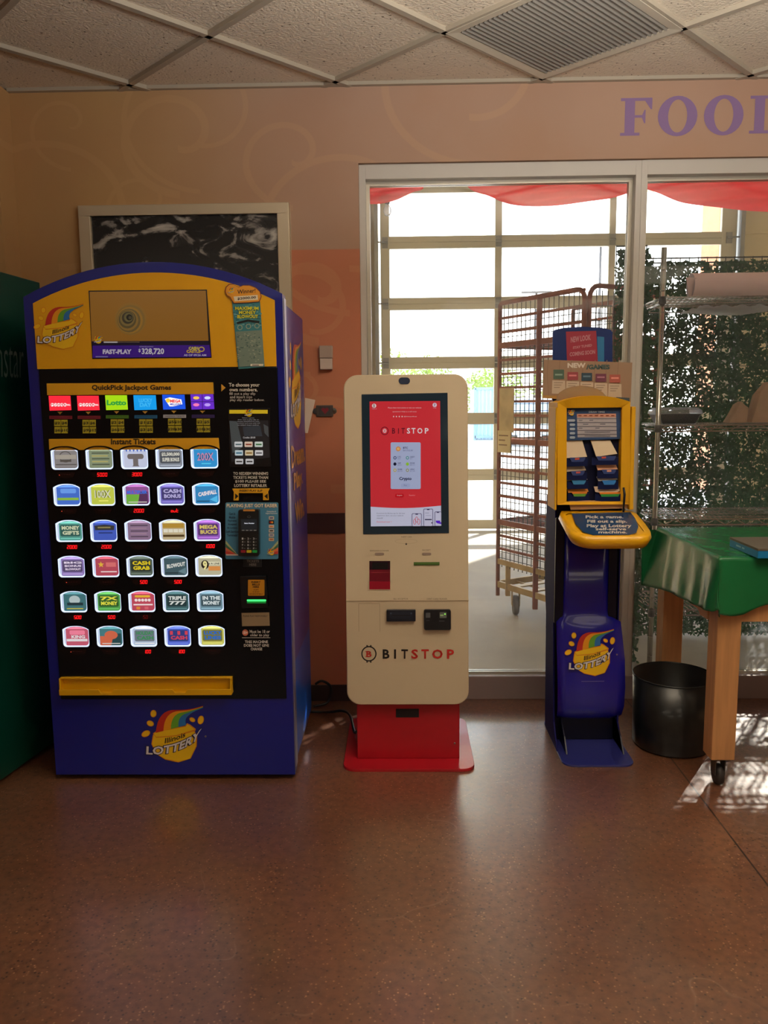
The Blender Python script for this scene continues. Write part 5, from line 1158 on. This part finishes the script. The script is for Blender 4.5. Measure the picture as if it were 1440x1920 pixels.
# rusty caged rack on casters
rust = M('rusty_red_steel', (146, 84, 66), .55, metal=.25, var=.25, vscale=14); cream = M('worn_cream_steel', (186, 160, 112), .55, metal=.2, var=.2, vscale=12)
wire = M('grid_wire', (92, 84, 74), .45, metal=.5)
RA, RB = Vector((.64, 5.25, 0)), Vector((1.03, 4.6, 0)); RP = Vector((.857, .515, 0))*.62; RC, RD = RB+RP, RA+RP
rk = thing('wire_cage_rack', (RA+RC)/2, 'tall rusty red wire cage bakery rack on casters behind the left window', 'rack')
Z = lambda p, z: Vector((p.x, p.y, z))
g = G()
for P, Q in ((RA, RB), (RD, RC)):
    dd = (Q-P).normalized()
    arc = [Z(P, .10), Z(P, 2.0)] if True else None
    top = [Z(P, .10), Z(P, 1.99), Z(P+dd*.012, 2.005)]+[Z(Q-dd*.06, 2.005)]+[Z(Q-dd*.06+dd*.06*math.sin(t), 1.945+.06*math.cos(t)) for t in (.4, .8, 1.2, 1.57)]+[Z(Q, .08)]
    g.tube(top, .014, 10)
    m_ = (P+Q)/2; g.bar(Z(m_, .09), Z(m_, 1.995), .03, .03)
g.build('side_frame', rust, rk)
g = G(); dd = RP.normalized()
top = [Z(RB+dd*.035, .10), Z(RB+dd*.035, 1.95)]+[Z(RB+dd*(.035+.07-.07*math.cos(t)), 1.95+.075*math.sin(t)) for t in (.4, .8, 1.2, 1.57)]+[Z(RC-dd*.1, 2.025)]+[Z(RC-dd*(.035+.07-.07*math.cos(t)), 1.95+.075*math.sin(t)) for t in (1.2, .8, .4)]+[Z(RC-dd*.035, 1.95), Z(RC-dd*.035, .1)]
g.tube(top, .014, 10); g.bar(Z(RB, 1.90), Z(RB+dd*.04, 1.90), .01, .05); g.bar(Z(RB, .3), Z(RB+dd*.04, .3), .01, .05)
g.build('end_frame', rust, rk)
g = G()
for k in range(20):
    z = .335+.0875*k
    for P, Q in ((RA, RB), (RD, RC)): g.bar(Z(P, z), Z(Q, z), .012, .016)
g.build('tray_rail', rust, rk)
g = G()
for P, Q, z0 in ((RA, RB, .30), (RD, RC, .3), (RB, RC, .3)):
    L = (Q-P).length; n_ = int(L/.042)
    for k in range(1, n_): p = P.lerp(Q, k/n_); g.bar(Z(p, z0), Z(p, 2.0), .005)
    for k in range(int(1.68/.042)): g.bar(Z(P, z0+.02+k*.042), Z(Q, z0+.02+k*.042), .0042)
g.build('wire_mesh', wire, rk)
for z, th, mt in ((1.74, .035, rust), (1.135, .03, rust), (.60, .035, rust), (.18, .04, cream)):
    g = G(); 
    for P, Q in ((RA, RB), (RB, RC), (RC, RD), (RD, RA)): g.bar(Z(P, z), Z(Q, z), .02, th)
    sl_ = 5 if z < .3 else 16
    for k in range(1, sl_): a = RA.lerp(RB, k/sl_); g.bar(Z(a, z+.005), Z(a+RP, z+.005), .05 if z < .3 else .008, .008)
    for k in range(1, 4): a = RA.lerp(RD, k/4); g.bar(Z(a, z-.004), Z(a+(RB-RA), z-.004), .012)
    g.build('deck', mt, rk)
g = G(); pa_ = RA.lerp(RB, .14); g.bar(Z(pa_, .12), Z(pa_, .32), .03); g.bar(Z(RA, .335), Z(RB, .335), .02, .035); g.build('lower_rail', cream, rk)
for P in (RA.lerp(RB, .2), RA.lerp(RB, .9)+RP*.06, RD.lerp(RC, .2), RD.lerp(RC, .9)-RP*.06):
    P = P+RP.normalized()*(.03 if (P-RA).dot(RP) < .1 else -.03)
    cs_ = G().lathe([(0, -.018), (.03, -.018), (.058, -.017), (.064, -.01), (.064, .01), (.058, .017), (.03, .018), (0, .018)], (P.x, P.y, .064), 28, axis='x').build('caster', M('grey_rubber', (96, 96, 98), .6), rk)
    g = G().bar((P.x-.024, P.y, .06), (P.x-.024, P.y, .165), .004, .05, up=(0, 1, 0)).bar((P.x+.024, P.y, .06), (P.x+.024, P.y, .165), .004, .05, up=(0, 1, 0)).bar((P.x-.028, P.y, .165), (P.x+.028, P.y, .165), .06, .006); g.build('fork', cream, cs_)
nr = (RB-RA).normalized(); no = Vector((nr.y, -nr.x, 0))*-1; no = Vector((-.857, -.515, 0))
def onside(t, z, off=.02): return Z(RA+nr*t+no*off, z)
G().prism([onside(.03, 1.19), onside(.175, 1.19), onside(.175, 1.47), onside(.03, 1.47)], no*.004).build('number_plate', M('rusty_cream_plate', (196, 176, 130), .6, var=.2, vscale=12), rk)
q = G().prism([onside(.02, 1.06, .022), onside(.15, 1.06, .022), onside(.15, 1.20, .022), onside(.02, 1.20, .022)], no*.006).build('notice_card', M('paper_tan', (222, 206, 158), .7), rk)
d = D(((lambda t, z: onside(t, z, .0295)), no)); 
for k, s_ in enumerate(('PROPERTY OF', 'BAKERY', 'DO NOT TAKE')): d.rect(.035, 1.165-k*.03, (.13, .10, .12)[k], 1.173-k*.03, (130, 100, 70))
d.build('card_print', q)
# artificial hedge screens
leafm = M('hedge_leaf', (40, 84, 46), .45, trans=.35, var=.35, vscale=20)
def hedge(x0, x1, y, z0, z1, n, lb, grp=None):
    t = thing('artificial_hedge_screen', ((x0+x1)/2, y, 0), lb, 'hedge screen', grp); g = G()
    for _ in range(n):
        x, z = random.uniform(x0, x1), random.uniform(z0, z1); yy = y+random.uniform(-.035, .035)
        # clumped: fewer leaves where a cell is thin
        if (math.sin(x*61)+math.sin(z*67)+math.sin(x*23+z*31)+random.gauss(0, 1)) < -1.7: continue
        a = random.uniform(0, 6.28); L = random.uniform(.009, .017); W = L*.5
        d1 = Vector((math.cos(a), random.uniform(-.6, .6), math.sin(a))).normalized(); d2_ = d1.cross(Vector((random.uniform(-.5, .5), 1, random.uniform(-.5, .5)))).normalized()
        p = Vector((x, yy, z)); g.add([p-d1*L, p-d2_*W, p+d1*L, p+d2_*W], [(0, 1, 2, 3)])
    g.build('foliage', leafm, t, weld=False)
    g = G(); k = x0
    while k <= x1+.001: g.bar((k, y+.03, z0), (k, y+.03, z1+.03), .004); k += .05
    k = z0
    while k <= z1+.03: g.bar((x0, y+.034, k), (x1, y+.034, k), .004); k += .05
    for k in (z1+.025, z1-.0): g.bar((x0, y+.034, k), (x1, y+.034, k), .007)
    g.build('wire_panel', M('dark_wire', (70, 72, 62), .5, metal=.4), t)
random.seed(21)
hedge(1.36, 2.14, 4.60, .02, 2.14, 30000, 'wide artificial ivy screen behind the chrome shelving')
hedge(2.16, 3.30, 4.60, .02, 2.14, 8000, 'unseen right part of the ivy screen, thinned to let sun dapples through')  # out of view; leaves thinned to dapple the sun on the shop floor
hedge(1.08, 1.235, 4.12, .02, 2.12, 6500, 'narrow artificial ivy strip beside the mullion behind the glass')
# chrome wire shelving
chm = M('chrome', (200, 198, 190), .22, metal=.95)
sf = thing('wire_shelving_unit', (1.84, 4.16, 0), 'chrome wire shelving unit behind the right window', 'shelving unit')
SX0, SX1, SY0, SY1 = 1.255, 2.45, 3.955, 4.36
for x in (SX0, SX1):
    for y in (SY0, SY1):
        g = G().tube([(x, y, .01), (x, y, 2.10)], .0127, 12)
        for z in [.1*k for k in range(1, 21)]: g.lathe([(.0127, -.002), (.0137, 0), (.0127, .002)], (x, y, z), 12)
        g.lathe([(0, 0), (.02, 0), (.016, .012), (0, .012)], (x, y, 0), 12); g.build('post', chm, sf)
        g = G()
        for z in (1.855, 1.245, .785, .32): g.lathe([(.013, -.018), (.018, -.016), (.016, .018), (.013, .018)], (x, y, z), 12)
        g.build('collar', M('collar_black', (60, 60, 62), .4), sf)
for z in (1.872, 1.262, .80, .34):
    g = G()
    for dz in (0, -.028):
        for a, b in (((SX0, SY0), (SX1, SY0)), ((SX1, SY0), (SX1, SY1)), ((SX1, SY1), (SX0, SY1)), ((SX0, SY1), (SX0, SY0))): g.bar((*a, z+dz-.003), (*b, z+dz-.003), .006)
    for y in (SY0, SY1):
        n_ = 24
        for k in range(n_): xa, xb = SX0+(SX1-SX0)*k/n_, SX0+(SX1-SX0)*(k+1)/n_; g.bar((xa, y, z-.003-(.028 if k % 2 else 0)), (xb, y, z-.003-(0 if k % 2 else .028)), .004)
    k = SX0+.02
    while k < SX1: g.bar((k, SY0, z), (k, SY1, z), .0035); k += .024
    for y in (4.06, 4.16, 4.26): g.bar((SX0, y, z-.006), (SX1, y, z-.006), .005)
    g.build('shelf', chm, sf)
# things on the shelves
pr_ = thing('paper_roll', (1.80, 4.06, 1.876), 'pinkish white roll of butcher paper with a red band on the top wire shelf', 'paper roll')
rp = M('butcher_paper', (222, 196, 190), .7)
cx_, cy_, cz_ = 1.43, 4.08, 1.938; R0 = .060
sec = []
for k in range(40):
    t = 2*math.pi*k/40; sec.append((R0*math.cos(t), R0*math.sin(t)))
g = G(); 
ring = lambda x, s_: [(x, cy_+a*s_, cz_+b*s_) for a, b in sec]
g.add(ring(cx_, 1)+ring(2.2, 1), [(k, (k+1) % 40, 40+(k+1) % 40, 40+k) for k in range(40)], 0, True)
for x in (cx_, 2.2): g.add(ring(x, 1)+ring(x, .42), [(k, (k+1) % 40, 40+(k+1) % 40, 40+k) for k in range(40)], 1 if x < 2 else 0)
g.add(ring(cx_, .42)+ring(2.2, .42), [(k, (k+1) % 40, 40+(k+1) % 40, 40+k) for k in range(40)], 1, True)
g.grid(lambda u, v: Vector((cx_+.01-.06*v*(1-u*.6)+.0*u, cy_-.055+u*.05-.02*v, cz_+.03-.09*u*1.0)), 8, 4, 0)
g.build('roll', [rp, M('paper_end', (170, 160, 168), .8)], pr_, weld=False)
t_ = [(1.80, cy_+(R0+.001)*math.cos(a), cz_+(R0+.001)*math.sin(a)) for a in [2*math.pi*k/36 for k in range(36)]]
G().tube(t_, .003, 6, closed=True).build('band', M('band_red', (176, 50, 60), .5), pr_)
fc = thing('food_container', (1.37, 4.05, 1.265), 'black plastic food tray with a clear lid on the middle wire shelf', 'container')
def tray(x0, x1, y0, y1, z0, z1, ins): return [[(x0+i, y0+i, z), (x1-i, y0+i, z), (x1-i, y1-i, z), (x0+i, y1-i, z)] for i, z in ((ins, z0), (0, z1))]
G().loft(tray(1.27, 1.475, 3.98, 4.16, 1.266, 1.315, .022)).build('tray', M('tray_black', (24, 28, 34), .35), fc, bevel=.005)
G().loft([s_[::1] for s_ in [[(1.266, 3.976, 1.315), (1.479, 3.976, 1.315), (1.479, 4.164, 1.315), (1.266, 4.164, 1.315)], [(1.27, 3.98, 1.333), (1.475, 3.98, 1.333), (1.475, 4.16, 1.333), (1.27, 4.16, 1.333)], [(1.285, 4.0, 1.345), (1.46, 4.0, 1.345), (1.46, 4.14, 1.345), (1.285, 4.14, 1.345)]]]).build('lid', glass_mat('clear_lid', milky=.25, rough=.15), fc)
kraft = M('kraft_paper', (168, 134, 106), .8, var=.1, vscale=20)
fq0 = plane((0, 4.02, 0), (0, -1, 0))[0]
fq = lambda x, y: (lambda p: Vector((p.x, p.y, max(p.z, 1.268))))(fq0(x, y))
def crum(pts, dep, name, lb):
    f = [fq(*p) for p in pts]; c = sum(f, Vector())/len(f)
    g = G().loft([f, [Vector((c.x+(p.x-c.x)*1.06, p.y+dep*.4, p.z)) for p in f], [Vector((c.x+(p.x-c.x)*.85, p.y+dep, min(f_.z for f_ in f)+(p.z-min(f_.z for f_ in f))*.85)) for p in f]])
    return tag(g.build(name, kraft, bevel=.004), lb, 'paper bag', 'kraft paper bags on the middle shelf')
crum(((1409, 794), (1418, 765), (1427, 733), (1441, 716), (1460, 716), (1490, 740), (1495, 794)), .12, 'paper_bag', 'tall brown paper bag at the right end of the middle wire shelf')
crum(((1366, 794), (1377, 776), (1390, 752), (1398, 760), (1404, 764), (1401, 794)), .10, 'paper_bag', 'small crumpled brown paper bag left of the tall one on the middle shelf')
film = glass_mat('plastic_film', (240, 236, 226), milky=.45, rough=.25)
g = G().grid(lambda u, v: Vector((1.46+.42*u, 4.0+.3*v, 1.832-.025*math.sin(math.pi*u)*math.sin(math.pi*v)+.006*math.sin(u*31+v*17))), 30, 12)
tag(g.build('plastic_film', film, weld=False), 'crumpled clear plastic film slung under the top wire shelf', 'plastic film')
random.seed(9); g = G()
for _ in range(16):
    x, y = .93+random.gauss(0, .03), 4.86+random.gauss(0, .05); a = random.uniform(0, 3); s_ = random.uniform(.006, .014)
    g.add([(x+s_*math.cos(a), y+s_*math.sin(a), .006), (x-s_*.4*math.sin(a), y+s_*.4*math.cos(a), .002), (x-s_*math.cos(a), y-s_*math.sin(a), .01), (x+s_*.4*math.sin(a), y-s_*.4*math.cos(a), .003)], [(0, 1, 2, 3)])
o = g.build('dry_leaves', M('dry_leaf', (96, 72, 60), .8), weld=False); tag(o, 'few scattered dry leaf scraps on the concrete below the cart', 'leaves'); o['kind'] = 'stuff'
# kerb across the parking lot
struct(G().box(-80, 120, 22, 22.2, -.02, .12).build('trim_kerb', M('kerb', (206, 200, 188), .8)))
